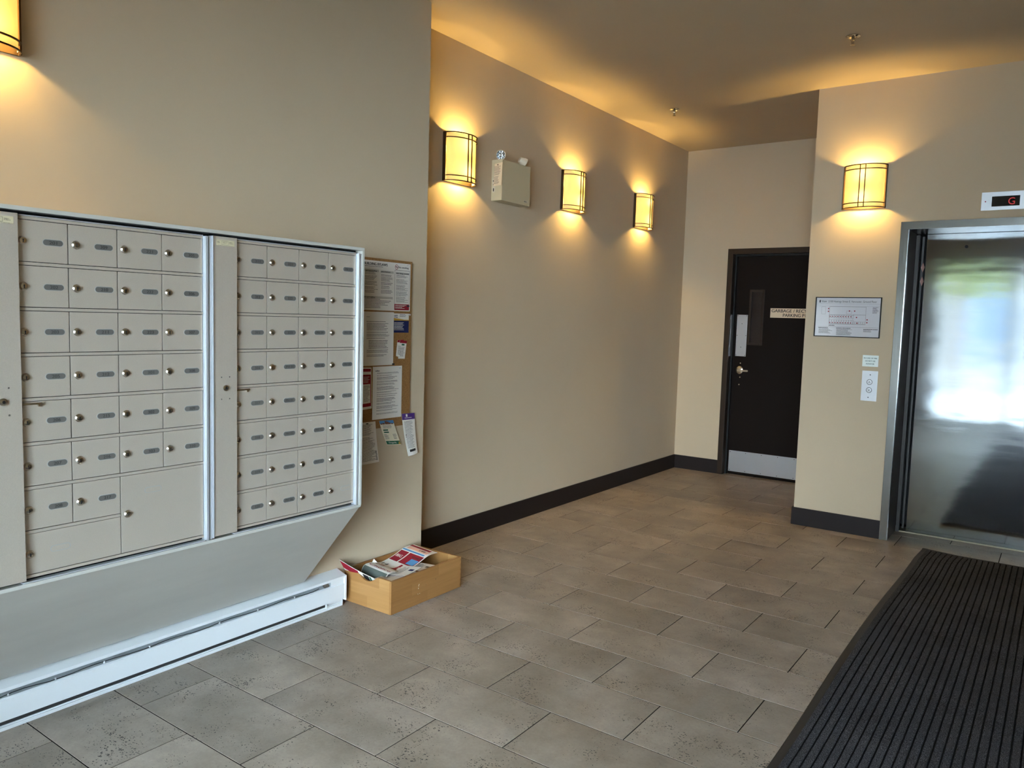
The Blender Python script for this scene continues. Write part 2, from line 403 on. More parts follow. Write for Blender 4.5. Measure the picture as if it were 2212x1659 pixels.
# ================================================================== THE SETTING
# ---- floor: grout bed with separate tiles
fl = struct('floor', MB().box(XH-0.02, XR, YF, YB+0.14, -0.06, -0.0016), M_grout)
full = MB().box(0.0024, TW-0.0024, 0.0024, TD-0.0024, -0.012, 0, b=0.0006).mesh('tile', M_tile)
cut_cache = {}
def solid(x0, x1, y0, y1):
    if x1 <= XM-0.005 and y1 <= YC: return True
    if x0 >= XE+0.02 and y0 >= YE+0.02 and not (x1 > 0.55 and x0 < 1.66 and y0 < 4.13): return True
    return False
for k in range(-13, 19):
    for i in range(-5, 7):
        x0 = (i+(0.5 if k % 2 else 0.0))*TW; y0 = k*TD
        a0, a1, b0, b1 = max(x0, XH-0.015), min(x0+TW, XR), max(y0, YF), min(y0+TD, YB+0.10)
        if a1-a0 < 0.02 or b1-b0 < 0.02 or solid(a0, a1, b0, b1): continue
        if a0 == x0 and a1 == x0+TW and b0 == y0 and b1 == y0+TD: inst('tile', full, (x0, y0, 0), fl)
        else:
            key = (round(a1-a0, 3), round(b1-b0, 3))
            if key not in cut_cache: cut_cache[key] = MB().box(0.0024, a1-a0-0.0024, 0.0024, b1-b0-0.0024, -0.012, 0, b=0.0006).mesh('tile', M_tile)
            inst('tile', cut_cache[key], (a0, b0, 0), fl)
# ---- ceiling and walls
struct('ceiling', MB().box(XH-0.25, XR+0.2, YF-0.2, YB+0.3, H, H+0.15), M_ceil)
struct('wall_left', MB().box(XM-0.45, XM, YF-0.15, YC, -0.004, H), M_wall)
struct('wall_hall', MB().box(XH-0.2, XH, YC, YB+0.2, -0.004, H), M_wall)
DX0, DX1, DZ = -1.262, -0.27, 2.208     # outer edges of the back door frame
struct('wall_back', MB().box(XH, DX0+0.01, YB, YB+0.2, -0.004, H).box(DX1-0.01, XE, YB, YB+0.2, -0.004, H).box(DX0+0.01, DX1-0.01, YB, YB+0.2, DZ-0.01, H), M_wall)
EX0, EX1, EZ = 0.497, 1.683, 2.21       # outer edges of the elevator frame
struct('wall_elevator', MB().box(XE, EX0+0.012, YE, 4.25, -0.004, H).box(XE, XE+0.15, 4.25, YB+0.2, -0.004, H)
       .box(EX0+0.012, EX1-0.012, YE, 4.25, EZ-0.012, H).box(EX1-0.012, XR, YE, 4.25, -0.004, H), M_wall)
struct('wall_right', MB().box(XR, XR+0.2, YF-0.15, YE+0.43, -0.004, H), M_wall)
# glazed front behind the camera
BAYS = [-0.30, 0.74, 1.98, XR]
struct('wall_front', MB().box(XM, XR, YF-0.12, YF, 2.46, H).box(XM, XR, YF-0.12, YF, -0.004, 0.09).box(XM, -0.30, YF-0.12, YF, 0.09, 2.46), M_wall)  # unseen wall; head and left bay kept solid to cut the daylight
for j in range(3):
    a, b = BAYS[j], BAYS[j+1]; fr_ = MB()
    for (p, q) in ((a, a+0.045), (b-0.045, b)): fr_.box(p, q, YF-0.10, YF-0.02, 0.09, 2.46)
    for (p, q) in ((0.09, 0.15), (2.40, 2.46)): fr_.box(a+0.045, b-0.045, YF-0.10, YF-0.02, p, q)
    w = struct('window_%d' % (j+1), fr_, M_alu)
    for (p, q) in ((0.15, 2.40),):
        obj('pane', MB().box(a+0.045, b-0.045, YF-0.065, YF-0.055, p, q), M_glass, w)
# ---- baseboards
struct('baseboard_hall', MB().box(XH, XH+0.013, YC, YB-0.0, 0, 0.135, b=0.002), M_base)
struct('baseboard_back', MB().box(XH+0.013, DX0, YB-0.013, YB, 0, 0.135, b=0.002), M_base)
struct('baseboard_elevator', MB().box(XE-0.013, EX0-0.004, YE-0.013, YE, 0, 0.13, b=0.002).box(XE-0.013, XE, YE, YB, 0, 0.13, b=0.002), M_base)
struct('baseboard_right', MB().box(XR-0.013, XR, YF, YE, 0, 0.13, b=0.002), M_base)

# ---- garbage room door
d1 = thing('door_1', (-0.77, YB+0.05, 0), None, None); d1['kind'] = 'structure'
d1['label'] = 'dark brown steel door with kick plate and mesh window in the back wall'
fr_ = MB()
for (a, b) in ((DX0, DX0+0.052), (DX1-0.052, DX1)): fr_.box(a, b, YB-0.016, YB+0.16, 0, DZ, b=0.003)
fr_.box(DX0+0.052, DX1-0.052, YB-0.016, YB+0.16, DZ-0.052, DZ, b=0.003)
obj('door_frame', fr_, M_doorframe, d1)
st = MB().box(DX0+0.052, DX0+0.068, YB+0.055, YB+0.16, 0, DZ-0.052).box(DX1-0.068, DX1-0.052, YB+0.055, YB+0.16, 0, DZ-0.052).box(DX0+0.068, DX1-0.068, YB+0.055, YB+0.16, DZ-0.068, DZ-0.052)
obj('door_stop', st, M_black, d1)
obj('leak_block', MB().box(DX0-0.05, DX1+0.05, YB+0.32, YB+0.34, -0.05, DZ+0.05).box(DX0-0.07, DX0-0.05, YB+0.2, YB+0.34, -0.05, DZ+0.05).box(DX1+0.05, DX1+0.07, YB+0.2, YB+0.34, -0.05, DZ+0.05).box(DX0-0.05, DX1+0.05, YB+0.2, YB+0.34, DZ+0.03, DZ+0.05).box(DX0-0.05, DX1+0.05, YB+0.14, YB+0.34, -0.05, -0.02), M_black, d1)  # unseen black box added to stop daylight leaking in under the door
LY = YB+0.07       # leaf face
LX0 = DX0+0.072; LX1 = DX1-0.072
WX0, WX1, WZ0, WZ1 = -1.046, -0.921, 1.297, 1.810
lf = MB().box(LX0, WX0, LY, LY+0.045, 0.012, DZ-0.072).box(WX1, LX1, LY, LY+0.045, 0.012, DZ-0.072).box(WX0, WX1, LY, LY+0.045, 0.012, WZ0).box(WX0, WX1, LY, LY+0.045, WZ1, DZ-0.072)
leaf = obj('door_leaf', lf, M_door, d1)
wf = MB()
for (a, b, c, d) in ((WX0-0.01, WX0+0.012, WZ0-0.01, WZ1+0.01), (WX1-0.012, WX1+0.01, WZ0-0.01, WZ1+0.01), (WX0+0.012, WX1-0.012, WZ0-0.01, WZ0+0.012), (WX0+0.012, WX1-0.012, WZ1-0.012, WZ1+0.01)):
    wf.box(a, b, LY-0.006, LY+0.01, c, d, b=0.002)
obj('window_frame', wf, M_doorframe, leaf)
obj('window_pane', MB().box(WX0+0.001, WX1-0.001, LY+0.03, LY+0.036, WZ0+0.001, WZ1-0.001), M_black, leaf)
# perforated grille: staggered diagonal wires
g = MB(); nw = 17; fy = FY(LY+0.018)
gw0, gw1, gz0, gz1 = WX0+0.012, WX1-0.012, WZ0+0.012, WZ1-0.012
stp = 0.0092
for sgn in (1, -1):
    c = gz0-(gw1-gw0)*1.5
    while c < gz1+(gw1-gw0)*1.5:
        pts = []
        for a in (gw0, gw1): pts.append([a, c+sgn*(a-(gw0 if sgn > 0 else gw1))*1.2 if sgn > 0 else c+(gw1-a)*1.2])
        (a0, z0), (a1, z1) = pts
        lo, hi = gz0, gz1
        def clip(a0, z0, a1, z1):
            t0, t1 = 0.0, 1.0; dz = z1-z0
            for lim, s in ((lo, 1), (hi, -1)):
                p0, p1 = s*(z0-lim), s*(z1-lim)
                if p0 < 0 and p1 < 0: return None
                if p0 < 0: t0 = max(t0, p0/(p0-p1))
                if p1 < 0: t1 = min(t1, p0/(p0-p1))
            if t0 >= t1: return None
            return a0+(a1-a0)*t0, z0+dz*t0, a0+(a1-a0)*t1, z0+dz*t1
        r = clip(a0, z0, a1, z1)
        if r: g.cyl((r[0], LY+0.018, r[1]), (r[2], LY+0.018, r[3]), 0.0016, n=4, caps=False)
        c += stp
gr = obj('mesh_grille', g, mat('grille_metal', (44, 31, 27), 0.6), leaf); gr['kind'] = 'stuff'
# push plate, strike strip, lever, kick plate, sign
def screws(name, pts, y, m, parent, r=0.0035):
    for (a, b) in pts: obj(name, MB().cyl((a, y, b), (a, y-0.0025, b), r, n=8), m, parent)
pp = obj('push_plate', MB().box(-1.168, -1.064, LY-0.002, LY, 1.173, 1.577, b=0.0008), M_steel_plate, d1)
screws('screw', [(-1.16, 1.568), (-1.072, 1.568), (-1.16, 1.376), (-1.072, 1.376), (-1.16, 1.182), (-1.072, 1.182), (-1.116, 1.49), (-1.116, 1.262)], LY-0.002, M_black, pp)
obj('strike_plate', MB().box(DX0+0.052, DX0+0.0545, YB+0.01, YB+0.05, 1.17, 1.575), M_steel_plate, d1)
lv = obj('lever_handle', MB().cyl((-1.118, LY-0.045, 1.038), (-1.118, LY-0.012, 1.038), 0.011, n=14).box(-1.124, -1.02, LY-0.056, LY-0.042, 1.027, 1.043, b=0.004), M_brass, d1, smooth=True)
obj('rose', MB().lathe((-1.118, LY, 1.038), (0, -1, 0), [(0, 0.038), (0.008, 0.038), (0.012, 0.032), (0.013, 0.0)], 24), M_nickel, lv, smooth=True)
screws('lock_screw', [(-1.112, 1.105), (-1.11, 0.968), (-1.115, 0.895)], LY, M_brass, d1, 0.006)
kp = obj('kick_plate', MB().box(LX0+0.012, LX1-0.012, LY-0.002, LY, 0.03, 0.238, b=0.0008), M_steel_plate, d1)
screws('screw', [(LX0+0.025+0.155*i, z) for i in range(6) for z in (0.224, 0.044)], LY-0.002, M_black, kp)
sg = obj('sign', MB().box(-0.848, -0.372, LY-0.003, LY, 1.556, 1.645), mat('sign_beige', (226, 206, 176), 0.5), d1)
t = MB(); put_text(t, 'GARBAGE / RECYCLING', FY(LY-0.003), -0.836, 1.607, 0.030, width=0.452, bold=0.0008); put_text(t, 'PARKING P1', FY(LY-0.003), -0.624, 1.566, 0.030, width=0.208, align='C', bold=0.0008)
obj('lettering', t, M_ink, sg)

# ---- elevator entrance
el = thing('door_2', (1.09, YE, 0), None, None); el['kind'] = 'structure'
el['label'] = 'stainless steel elevator entrance with the sliding door slightly open'
FYY = YE-0.022
M_return = mat('jamb_return_shaded', (46, 38, 32), 0.45, metal=0.3)  # darker than the steel jamb: reflection of the dark gap put into the colour
obj('jamb', MB().box(EX0, EX0+0.05, FYY, FYY+0.03, 0, EZ-0.052, b=0.0015), M_steel_jamb, el)
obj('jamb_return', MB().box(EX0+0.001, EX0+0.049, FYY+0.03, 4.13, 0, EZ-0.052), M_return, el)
obj('jamb', MB().box(EX1-0.05, EX1, FYY, 4.13, 0, EZ-0.052, b=0.0015), M_steel_jamb, el)
obj('header', MB().box(EX0, EX1, FYY, 4.13, EZ-0.052, EZ, b=0.0015), M_steel_jamb, el)
lfe = MB().box(0.613, EX1+0.02-0.02, 4.15, 4.185, 0.008, EZ-0.03, b=0.0015)
el_leaf = obj('elevator_door_leaf', lfe, M_steel, el)
obj('door_key_hole', MB().cyl((0.86, 4.1495, 2.065), (0.86, 4.146, 2.065), 0.011, n=16), M_black, el_leaf)
obj('strike_post', MB().box(0.548, 0.570, 4.13, 4.17, 0, EZ-0.06), mat('dark_steel', (54, 52, 50), 0.4, metal=0.6), el)
obj('sill', MB().box(EX0+0.05, EX1-0.05, 4.135, 4.30, -0.003, 0.004).box(EX0+0.05, EX1-0.05, 4.138, 4.146, 0.004, 0.008), mat('aluminium_sill', (150, 140, 120), 0.35, metal=0.9), el)
obj('car_door_edge', MB().box(0.575, 0.588, 4.22, 4.24, 0.01, EZ-0.06), mat('car_edge', (60, 58, 56), 0.4, metal=0.6), el)
obj('shaft_lining', MB().box(EX0+0.02, EX1-0.02, 4.40, 4.42, -0.1, EZ).box(EX0+0.0, EX0+0.02, 4.25, 4.42, -0.1, EZ).box(EX1-0.02, EX1, 4.25, 4.42, -0.1, EZ).box(EX0, EX1, 4.25, 4.42, EZ, EZ+0.02).box(EX0, EX1, 4.30, 4.42, -0.12, -0.1), M_black, el)
each('marker_plate', [MB().prism([(0.589, z-0.035), (0.601, z), (0.589, z+0.035), (0.577, z)], 0, 0.003, FY(4.22)) for z in (1.93, 1.83)], mat('marker_pink', (176, 130, 116), 0.5), el)

# ================================================================== MAILBOXES
YL, YRT = -1.20, 0.322      # housing ends
ZT, ZB = 1.767, 0.622
hs = thing('mailbox_housing', ((XM+X0)/2, (YL+YRT)/2, 0.17), 'pale grey boxed-in surround with sloping apron holding the two mailbox banks above the white heater', 'housing')
XT = X0+0.014
obj('top_board', MB().box(XM+0.001, XT, YL, YRT, ZT-0.013, ZT, b=0.0015), M_housing, hs)
obj('end_board', MB().box(XM+0.001, XT, YRT-0.013, YRT, ZB, ZT-0.013, b=0.0015), M_housing, hs)
obj('end_board', MB().box(XM+0.001, XT, YL, YL+0.013, ZB, ZT-0.013, b=0.0015), M_housing, hs)
obj('bottom_board', MB().box(XM+0.001, XT-0.004, YL, YRT, ZB-0.012, ZB, b=0.0015), M_housing, hs)
ap = MB(); xa, za, xb, zb = X0+0.004, ZB-0.012, XM+0.034, 0.176
nx, nz = (za-zb), -(xa-xb); ln = math.hypot(nx, nz); nx, nz = nx/ln*0.012, nz/ln*0.012
for y in (YL+0.002, YRT-0.002): ap.v += [V((xa, y, za)), V((xb, y, zb)), V((xb-nx, y, zb-nz)), V((xa-nx, y, za-0.0))]
ap.f = [(0, 1, 2, 3), (7, 6, 5, 4), (0, 4, 5, 1), (1, 5, 6, 2), (2, 6, 7, 3), (3, 7, 4, 0)]; ap.mi = [0]*6
obj('apron', ap, M_housing, hs)

CP, RP = 0.1537, 0.13585
ZTOP = 1.7302
lock_me = MB().lathe((0, 0, 0), (1, 0, 0), [(0, 0.0130), (0.0015, 0.0130), (0.003, 0.0112), (0.0058, 0.0090), (0.0064, 0.0065), (0.0064, 0.0)], 20).prism([(-0.0013, -0.0062), (0.0013, -0.0062), (0.0016, 0.0008), (0.0024, 0.003), (0, 0.0046), (-0.0024, 0.003), (-0.0016, 0.0008)], 0.0060, 0.0069, FX(0), 1).mesh('lock', [M_nickel, M_keyway], smooth=True)
def stadium(w, h, n=8):
    r = h/2; p = []
    for i in range(n+1): t = -math.pi/2+math.pi*i/n; p.append((w/2-r+r*math.cos(t), r*math.sin(t)))
    for i in range(n+1): t = math.pi/2+math.pi*i/n; p.append((-w/2+r+r*math.cos(t), r*math.sin(t)))
    return p
plate_me = MB().prism(stadium(0.0615, 0.0205), 0, 0.0008, FX(0), 0).prism(stadium(0.0575, 0.0172), 0.0008, 0.0012, FX(0), 1).mesh('number_plate', [M_plate_edge, M_plate])
blank_me = MB().prism(stadium(0.0615, 0.0205), 0, 0.0006, FX(0), 0).prism(stadium(0.057, 0.0165), 0.0006, 0.0009, FX(0), 1).mesh('number_plate', [M_plate_edge, M_silver])
door_cache = {}
def door_mesh(w, h):
    k = (round(w, 4), round(h, 4))
    if k not in door_cache: door_cache[k] = MB().box(-0.012, 0, -w/2, w/2, -h/2, h/2, b=0.0008).mesh('mailbox_door', M_silver)
    return door_cache[k]
def bank(ycols, numbers, label, panel_y, special):
    # ycols: left edge of the first column; panel_y: (y0, y1) of the cover panel at the bank's left
    yA = ycols; yB = ycols+4*CP
    root = thing('mailbox_bank', (X0, (yA+yB)/2, ZB), label, 'mailboxes')
    back = MB().box(XM+0.06, X0-0.013, panel_y[0], yB+0.01, ZB+0.004, ZT-0.016)
    obj('cabinet_body', back, M_gapshade, root)
    # rails between the rows
    rail = MB().box(-0.012, 0.0015, yA, yB, -0.0045, 0.0045, b=0.0008)
    def rail_obj(y0, y1, z):
        obj('rail', MB().box(X0-0.012, X0+0.0018, y0, y1, z-0.0046, z+0.0046, b=0.0008), M_silver, root)
    zr = [ZTOP+0.0052]+[1.7302-0.1302-0.1363*i for i in range(0, 7)]
    zr = [ZTOP+0.0052, 1.600, 1.4643, 1.3257, 1.1892, 1.0525, 0.9165, 0.7795, 0.6405]
    for i, z in enumerate(zr):
        if special and i == 7: rail_obj(yA, yA+2*CP-0.001, z)
        else: rail_obj(yA, yB, z)
    obj('top_track', MB().box(X0-0.012, X0+0.004, yA, yB, ZTOP+0.0105, ZTOP+0.0135), M_channel, root)
    obj('bottom_track', MB().box(X0-0.012, X0+0.008, yA, yB, ZB+0.0005, ZB+0.0055), M_channel, root)
    def door(c0, c1, r0, r1, number):
        y0, y1 = yA+c0*CP+0.0014, yA+c1*CP-0.0014
        z1, z0 = zr[r0]-0.0064, zr[r1]+0.0066
        d = inst('mailbox_door', door_mesh(y1-y0, z1-z0), (X0, (y0+y1)/2, (z0+z1)/2), root)
        big = (c1-c0) > 1
        zc = (z0+z1)/2+0.0
        ly = y0+0.0225
        lz = zc if not (big and r1-r0 > 1) else zr[r0]-0.1375
        inst('lock', lock_me, (X0, ly, lz), d)
        py = y0+0.1085 if not big else y0+0.1125-0.0
        pz = zc if not (big and r1-r0 > 1) else zr[r0]-0.067
        if big and r1-r0 == 1: pz = zc+0.003
        inst('number_plate', plate_me if number else blank_me, (X0, py, pz), d)
        if number:
            t = MB(); put_text(t, number, FX(X0), py, pz-0.0048, 0.0098, width=0.0105*len(number.replace(' ', ''))*0.72+(0.006 if ' ' in number else 0), align='C', d=0.0016, bold=0.0003)
            obj('number', t, M_ink, d)
        return d
    for c in range(4):
        for r in range(8):
            key = (c, r)
            if special and (r == 7 or (c >= 2 and r == 6)): continue
            door(c, c+1, r, r+1, numbers[c][r])
    if special:
        tag(door(0, 2, 7, 8, None), 'wide unnumbered parcel door in the bottom row'); tag(door(2, 4, 6, 8, None), 'large square unnumbered parcel door')
    if not special:
        yy, zz = yA+2*CP+0.050, zr[5]-0.022
        sc_ = MB().add([V((X0+0.0006, yy+a, zz+b)) for a, b in ((0, 0.004), (0.004, 0.006), (0.008, 0.002), (0.013, -0.001), (0.019, 0.001), (0.024, -0.004), (0.018, -0.003), (0.012, -0.005), (0.007, -0.001), (0.003, 0.003))], [list(range(10))])
        obj('paint_scuff', sc_, M_paper, root)
    # side channel: stepped aluminium extrusion at the right of the bank
    def ch(y0, y1, xf, m): return obj('side_channel', MB().box(X0-0.012, xf, y0, y1, ZB+0.002, ZT-0.026), m, root)
    ch(yB+0.001, yB+0.0065, X0+0.002, M_channel); ch(yB+0.0065, yB+0.0150, X0+0.013, M_channel)
    ch(yB+0.0150, yB+0.0195, X0-0.006, M_gapshade); ch(yB+0.0195, yB+0.0300, X0+0.009, M_channel)  # first strip is the groove, its shade painted near-black
    # cover panel with its own lock, screws and sticker
    p0, p1 = panel_y
    pn = obj('cover_panel', MB().box(X0-0.010, X0+0.013, p0, p1, ZB+0.010, ZT-0.022, b=0.0012), M_silver, root)
    obj('panel_edge', MB().box(X0-0.010, X0+0.016, p0-0.004, p0, ZB+0.006, ZT-0.022), M_channel, root)
    lk = MB().lathe((X0+0.013, (p0+p1)/2, 1.1885), (1, 0, 0), [(0, 0.0115), (0.004, 0.0115), (0.006, 0.0075), (0.006, 0)], 18).lathe((X0+0.019, (p0+p1)/2+0.001, 1.1885), (1, 0, 0), [(0, 0.0045), (0.0006, 0.0045), (0.0006, 0)], 10, 1)
    obj('panel_lock', lk, [M_nickel, M_keyway], pn, smooth=True)
    for dy in (-0.017, 0.017):
        for dz in (-0.041, 0.041): obj('screw', MB().lathe((X0+0.013, (p0+p1)/2+dy, 1.1885+dz), (1, 0, 0), [(0, 0.0028), (0.001, 0.0022), (0.001, 0)], 8), mat('dull_screw', (120, 112, 104), 0.4, metal=0.6), pn)
    s = MB().box(X0+0.013, X0+0.0136, p0+0.012, p1-0.012, ZT-0.055, ZT-0.034)
    sk = obj('sticker', s, mat('sticker_beige', (206, 194, 160), 0.5), pn)
    pr = MB(); F = FX(X0+0.0136); ym = (p0+p1)/2; zm = ZT-0.0445
    for (a0, a1, b0, b1) in ((ym-0.016, ym+0.012, zm+0.006, zm+0.0067), (ym-0.016, ym+0.012, zm-0.0067, zm-0.006), (ym-0.016, ym-0.0153, zm-0.006, zm+0.006), (ym+0.0113, ym+0.012, zm-0.006, zm+0.006)): pr.quad(F, a0, a1, b0, b1, 0.0004)
    put_lines(pr, F, ym-0.034, ym-0.019, zm-0.004, zm+0.004, 2, 5, 0.0004); put_lines(pr, F, ym+0.015, ym+0.034, zm-0.004, zm+0.004, 2, 6, 0.0004); put_lines(pr, F, ym-0.03, ym+0.03, zm-0.0105, zm-0.0085, 1, 7, 0.0004, ragged=0)
    put_lines(pr, F, ym-0.011, ym+0.008, zm-0.003, zm+0.003, 2, 8, 0.0004)
    obj('print', pr, M_ink, sk)
    # little lever sticking out beside the panel
    hz = 1.170
    obj('pull_lever', MB().box(X0, X0+0.010, p1-0.004, p1+0.002, hz-0.003, hz+0.010).box(X0+0.0065, X0+0.0105, p1-0.004, p1+0.058, hz+0.004, hz+0.010, b=0.001).box(X0, X0+0.0105, p1+0.046, p1+0.052, hz-0.002, hz+0.004), M_nickel, root)
    return root
n1 = [['201', '202', '203', '205', '206', '207', '208', None], ['209', '210', '211', '212', '215', '216', '217', None],
      ['221', '222', '223', '301', '302', '303', None, None], ['305', '306', '307', '308', '309', '310', None, None]]
bank(-1.0693, n1, 'silver mailbox bank with doors 201 to 310 and two unnumbered parcel doors at the bottom', (-1.166, -1.0615), True)
n2 = [['311', '312', '315', '316', '317', '318', '319', '320'], ['321', '322', '323', 'PH 01', 'PH 02', 'PH 03', 'PH 05', 'PH 06'],
      ['PH 07', 'PH 08', 'PH 09', 'PH 10', 'PH 11', 'PH 12', 'PH 15', 'PH 16'], ['PH 17', 'PH 18', 'PH 19', 'PH 20', 'PH 21', 'PH 22', 'PH 23', None]]
bank(-0.3310, n2, 'silver mailbox bank with doors 311 to PH 23 next to the cork board', (-0.4190, -0.3200), False)

# ================================================================== HEATER
HY0, HY1 = -1.95, 0.556
ht = thing('baseboard_heater', (XM+0.035, -0.7, 0), 'long white electric baseboard heater under the mailboxes', 'heater')
obj('back_plate', MB().box(XM+0.001, XM+0.006, HY0, HY1, 0.018, 0.172), M_whitepaint, ht)
tp = MB(); f = (V((0, 0, 0)), V((1, 0, 0)), V((0, 0, 1)), V((0, 1, 0)))
tp.prism([(XM+0.001, 0.178), (XM+0.001, 0.174), (XM+0.066, 0.153), (XM+0.066, 0.145), (XM+0.071, 0.145), (XM+0.071, 0.157)], HY0, HY1, f)
obj('top_cover', tp, M_whitepaint, ht)
fp = MB().prism([(XM+0.071, 0.116), (XM+0.071, 0.041), (XM+0.062, 0.038), (XM+0.062, 0.041), (XM+0.067, 0.043), (XM+0.067, 0.113), (XM+0.060, 0.118), (XM+0.062, 0.121)], HY0, HY1-0.004, f)
obj('front_panel', fp, M_whitepaint, ht)
obj('reflector', MB().prism([(XM+0.006, 0.165), (XM+0.006, 0.12), (XM+0.052, 0.108), (XM+0.052, 0.111), (XM+0.010, 0.122)], HY0, HY1-0.09, f), mat('heater_inner', (206, 212, 216), 0.4), ht)
obj('end_cap', MB().box(XM+0.001, XM+0.0725, HY1-0.004, HY1+0.001, 0.028, 0.158, b=0.001).box(XM+0.060, XM+0.0735, HY1-0.012, HY1+0.001, 0.040, 0.157, b=0.002), M_whitepaint, ht)
obj('end_filler', MB().box(XM+0.006, XM+0.064, HY1-0.095, HY1-0.004, 0.045, 0.152), M_whitepaint, ht)
obj('bottom_rail', MB().box(XM+0.006, XM+0.053, HY0, HY1-0.012, 0.0, 0.018, b=0.002).box(XM+0.048, XM+0.058, HY0, HY1-0.010, 0.0, 0.013, b=0.002), M_whitepaint, ht)
obj('foot_plate', MB().box(XM+0.052, XM+0.056, HY1-0.014, HY1-0.009, 0.0, 0.045).box(XM+0.045, XM+0.060, HY1-0.118, HY1-0.112, 0.010, 0.045).box(XM+0.047, XM+0.050, HY1-0.112, HY1-0.012, 0.013, 0.042), M_whitepaint, ht)
obj('fin_block', MB().box(XM+0.012, XM+0.050, HY0, HY1-0.10, 0.0185, 0.105), mat('heater_gap_shade', (52, 52, 54), 0.6), ht)  # extended below the fins; dark colour paints the shade in the lower gap
wp = []; y = HY0+0.1; i = 0; rg = random.Random(3)
while y < 0.43:
    wp.append((XM+0.060+0.002*math.sin(i*1.3), y, 0.1265+0.003*math.sin(i*0.9)+rg.uniform(-0.001, 0.001))); y += 0.04; i += 1
obj('sensor_wire', MB().tube(wp, 0.0016, 5), M_ink, ht)
for y in (-0.985, -0.83, -0.655, -0.475, -0.16, 0.035, 0.24): obj('wire_clip', MB().box(XM+0.058, XM+0.064, y-0.002, y+0.002, 0.1235, 0.1315), M_whitepaint, ht)
cp = [(XM+0.056+0.011*math.cos(t), 0.425+0.0007*t, 0.132+0.011*math.sin(t)) for t in [k*0.5 for k in range(64)]]
obj('sensor_coil', MB().tube(cp, 0.0018, 5), mat('copper_coil', (150, 140, 128), 0.3, metal=0.9), ht)

# ================================================================== CORK BOARD AND PAPERS
XC = XM+0.020
cb = tag(obj('cork_board', MB().box(XM+0.0006, XC, 0.46, 1.053, 0.876, 1.768, b=0.002), M_cork), 'brown frameless cork board on the wall beside the mailboxes', 'notice board')
def flat_paper(name, label, y0, y1, z0, z1, x, m=M_paper, cat='notice'):
    mb = MB(); F = FX(x); N = 6
    for i in range(N):
        for j in range(N):
            pass
    mb.box(x, x+0.0007, y0, y1, z0, z1)
    return tag(obj(name, mb, m), label, cat)
# poster with bylaws
p = flat_paper('bylaws_poster', 'white building bylaws poster with red block at the top of the cork board', 0.655, 1.039, 1.499, 1.754, XC+0.0005, cat='poster')
F = FX(XC+0.0012)
t = MB(); put_text(t, 'BUILDING BYLAWS', F, 0.697, 1.7305, 0.0135, width=0.166, bold=0.0008); put_text(t, 'No smoking', F, 0.946, 1.7275, 0.0095, width=0.077, bold=0.0005)
put_text(t, 'apartment & hallway', F, 0.708, 1.6985, 0.0062, width=0.078, d=0.0009, bold=0.0005); put_text(t, 'patios & balconies', F, 0.817, 1.6985, 0.0062, width=0.068, d=0.0009, bold=0.0005)
put_text(t, 'be a good neighbour', F, 0.702, 1.5630, 0.0062, width=0.075, d=0.0009, bold=0.0005); put_text(t, 'water damage prevention', F, 0.928, 1.6965, 0.0075, width=0.098, d=0.0009, bold=0.0005)
obj('heading', t, M_ink, p)
t = MB(); put_lines(t, F, 0.700, 0.83, 1.7195, 1.7255, 1, 1, ragged=0)
for (b0, b1, n, s) in ((1.68, 1.697, 3, 2), (1.652, 1.676, 4, 3), (1.625, 1.648, 4, 4), (1.602, 1.62, 3, 5), (1.585, 1.60, 2, 6)): put_lines(t, F, 0.704, 0.795, b0, b1, n, s)
for (b0, b1, n, s) in ((1.674, 1.686, 2, 12), (1.648, 1.672, 4, 13), (1.63, 1.645, 2, 14), (1.61, 1.628, 3, 15), (1.585, 1.606, 3, 16)): put_lines(t, F, 0.818, 0.908, b0, b1, n, s)
put_lines(t, F, 0.704, 0.902, 1.507, 1.558, 7, 20, ragged=0.5)
for (b0, b1, n, s) in ((1.674, 1.691, 3, 22), (1.642, 1.668, 5, 23), (1.606, 1.638, 6, 24), (1.578, 1.603, 5, 25), (1.543, 1.575, 6, 26)): put_lines(t, F, 0.930, 1.024, b0, b1, n, s)
obj('print', t, M_softink, p)
each('grey_band', [MB().quad(F, *q, 0.0003) for q in ((0.690, 0.801, 1.6965, 1.7085), (0.814, 0.910, 1.695, 1.7065), (0.690, 0.906, 1.560, 1.572), (0.926, 1.028, 1.6945, 1.706))], M_greyblock, p)
t = MB().quad(F, 0.918, 1.032, 1.504, 1.536, 0.0004); obj('red_block', t, M_red, p)
t = MB(); put_lines(t, F, 0.923, 1.01, 1.509, 1.531, 4, 31, 0.0008); obj('white_print', t, M_paper, p)
t = MB()
for (a0, a1, b0, b1) in ((0.918, 1.032, 1.7145, 1.7162), (0.918, 0.9197, 1.536, 1.7145), (1.0303, 1.032, 1.536, 1.7145)): t.quad(F, a0, a1, b0, b1, 0.0004)
obj('box_outline', t, M_ink, p)
t = MB(); n = 24
for i in range(n):
    a0, a1 = 2*math.pi*i/n, 2*math.pi*(i+1)/n; pts = []
    for r, a in ((0.0128, a0), (0.0128, a1), (0.0104, a1), (0.0104, a0)): pts.append(V((XC+0.0018, 0.931+r*math.cos(a)*0.95, 1.732+r*math.sin(a))))
    t.add(pts, [(0, 1, 2, 3)])
t.add([V((XC+0.0019, 0.931+a, 1.732+b)) for a, b in ((-0.0085, 0.007), (-0.007, 0.0085), (0.0085, -0.007), (0.007, -0.0085))], [(0, 1, 2, 3)])
obj('no_smoking_ring', t, M_red, p)
t = MB().quad(F, 0.9225, 0.9395, 1.7305, 1.7335, 0.0005); obj('cigarette', t, M_ink, p)
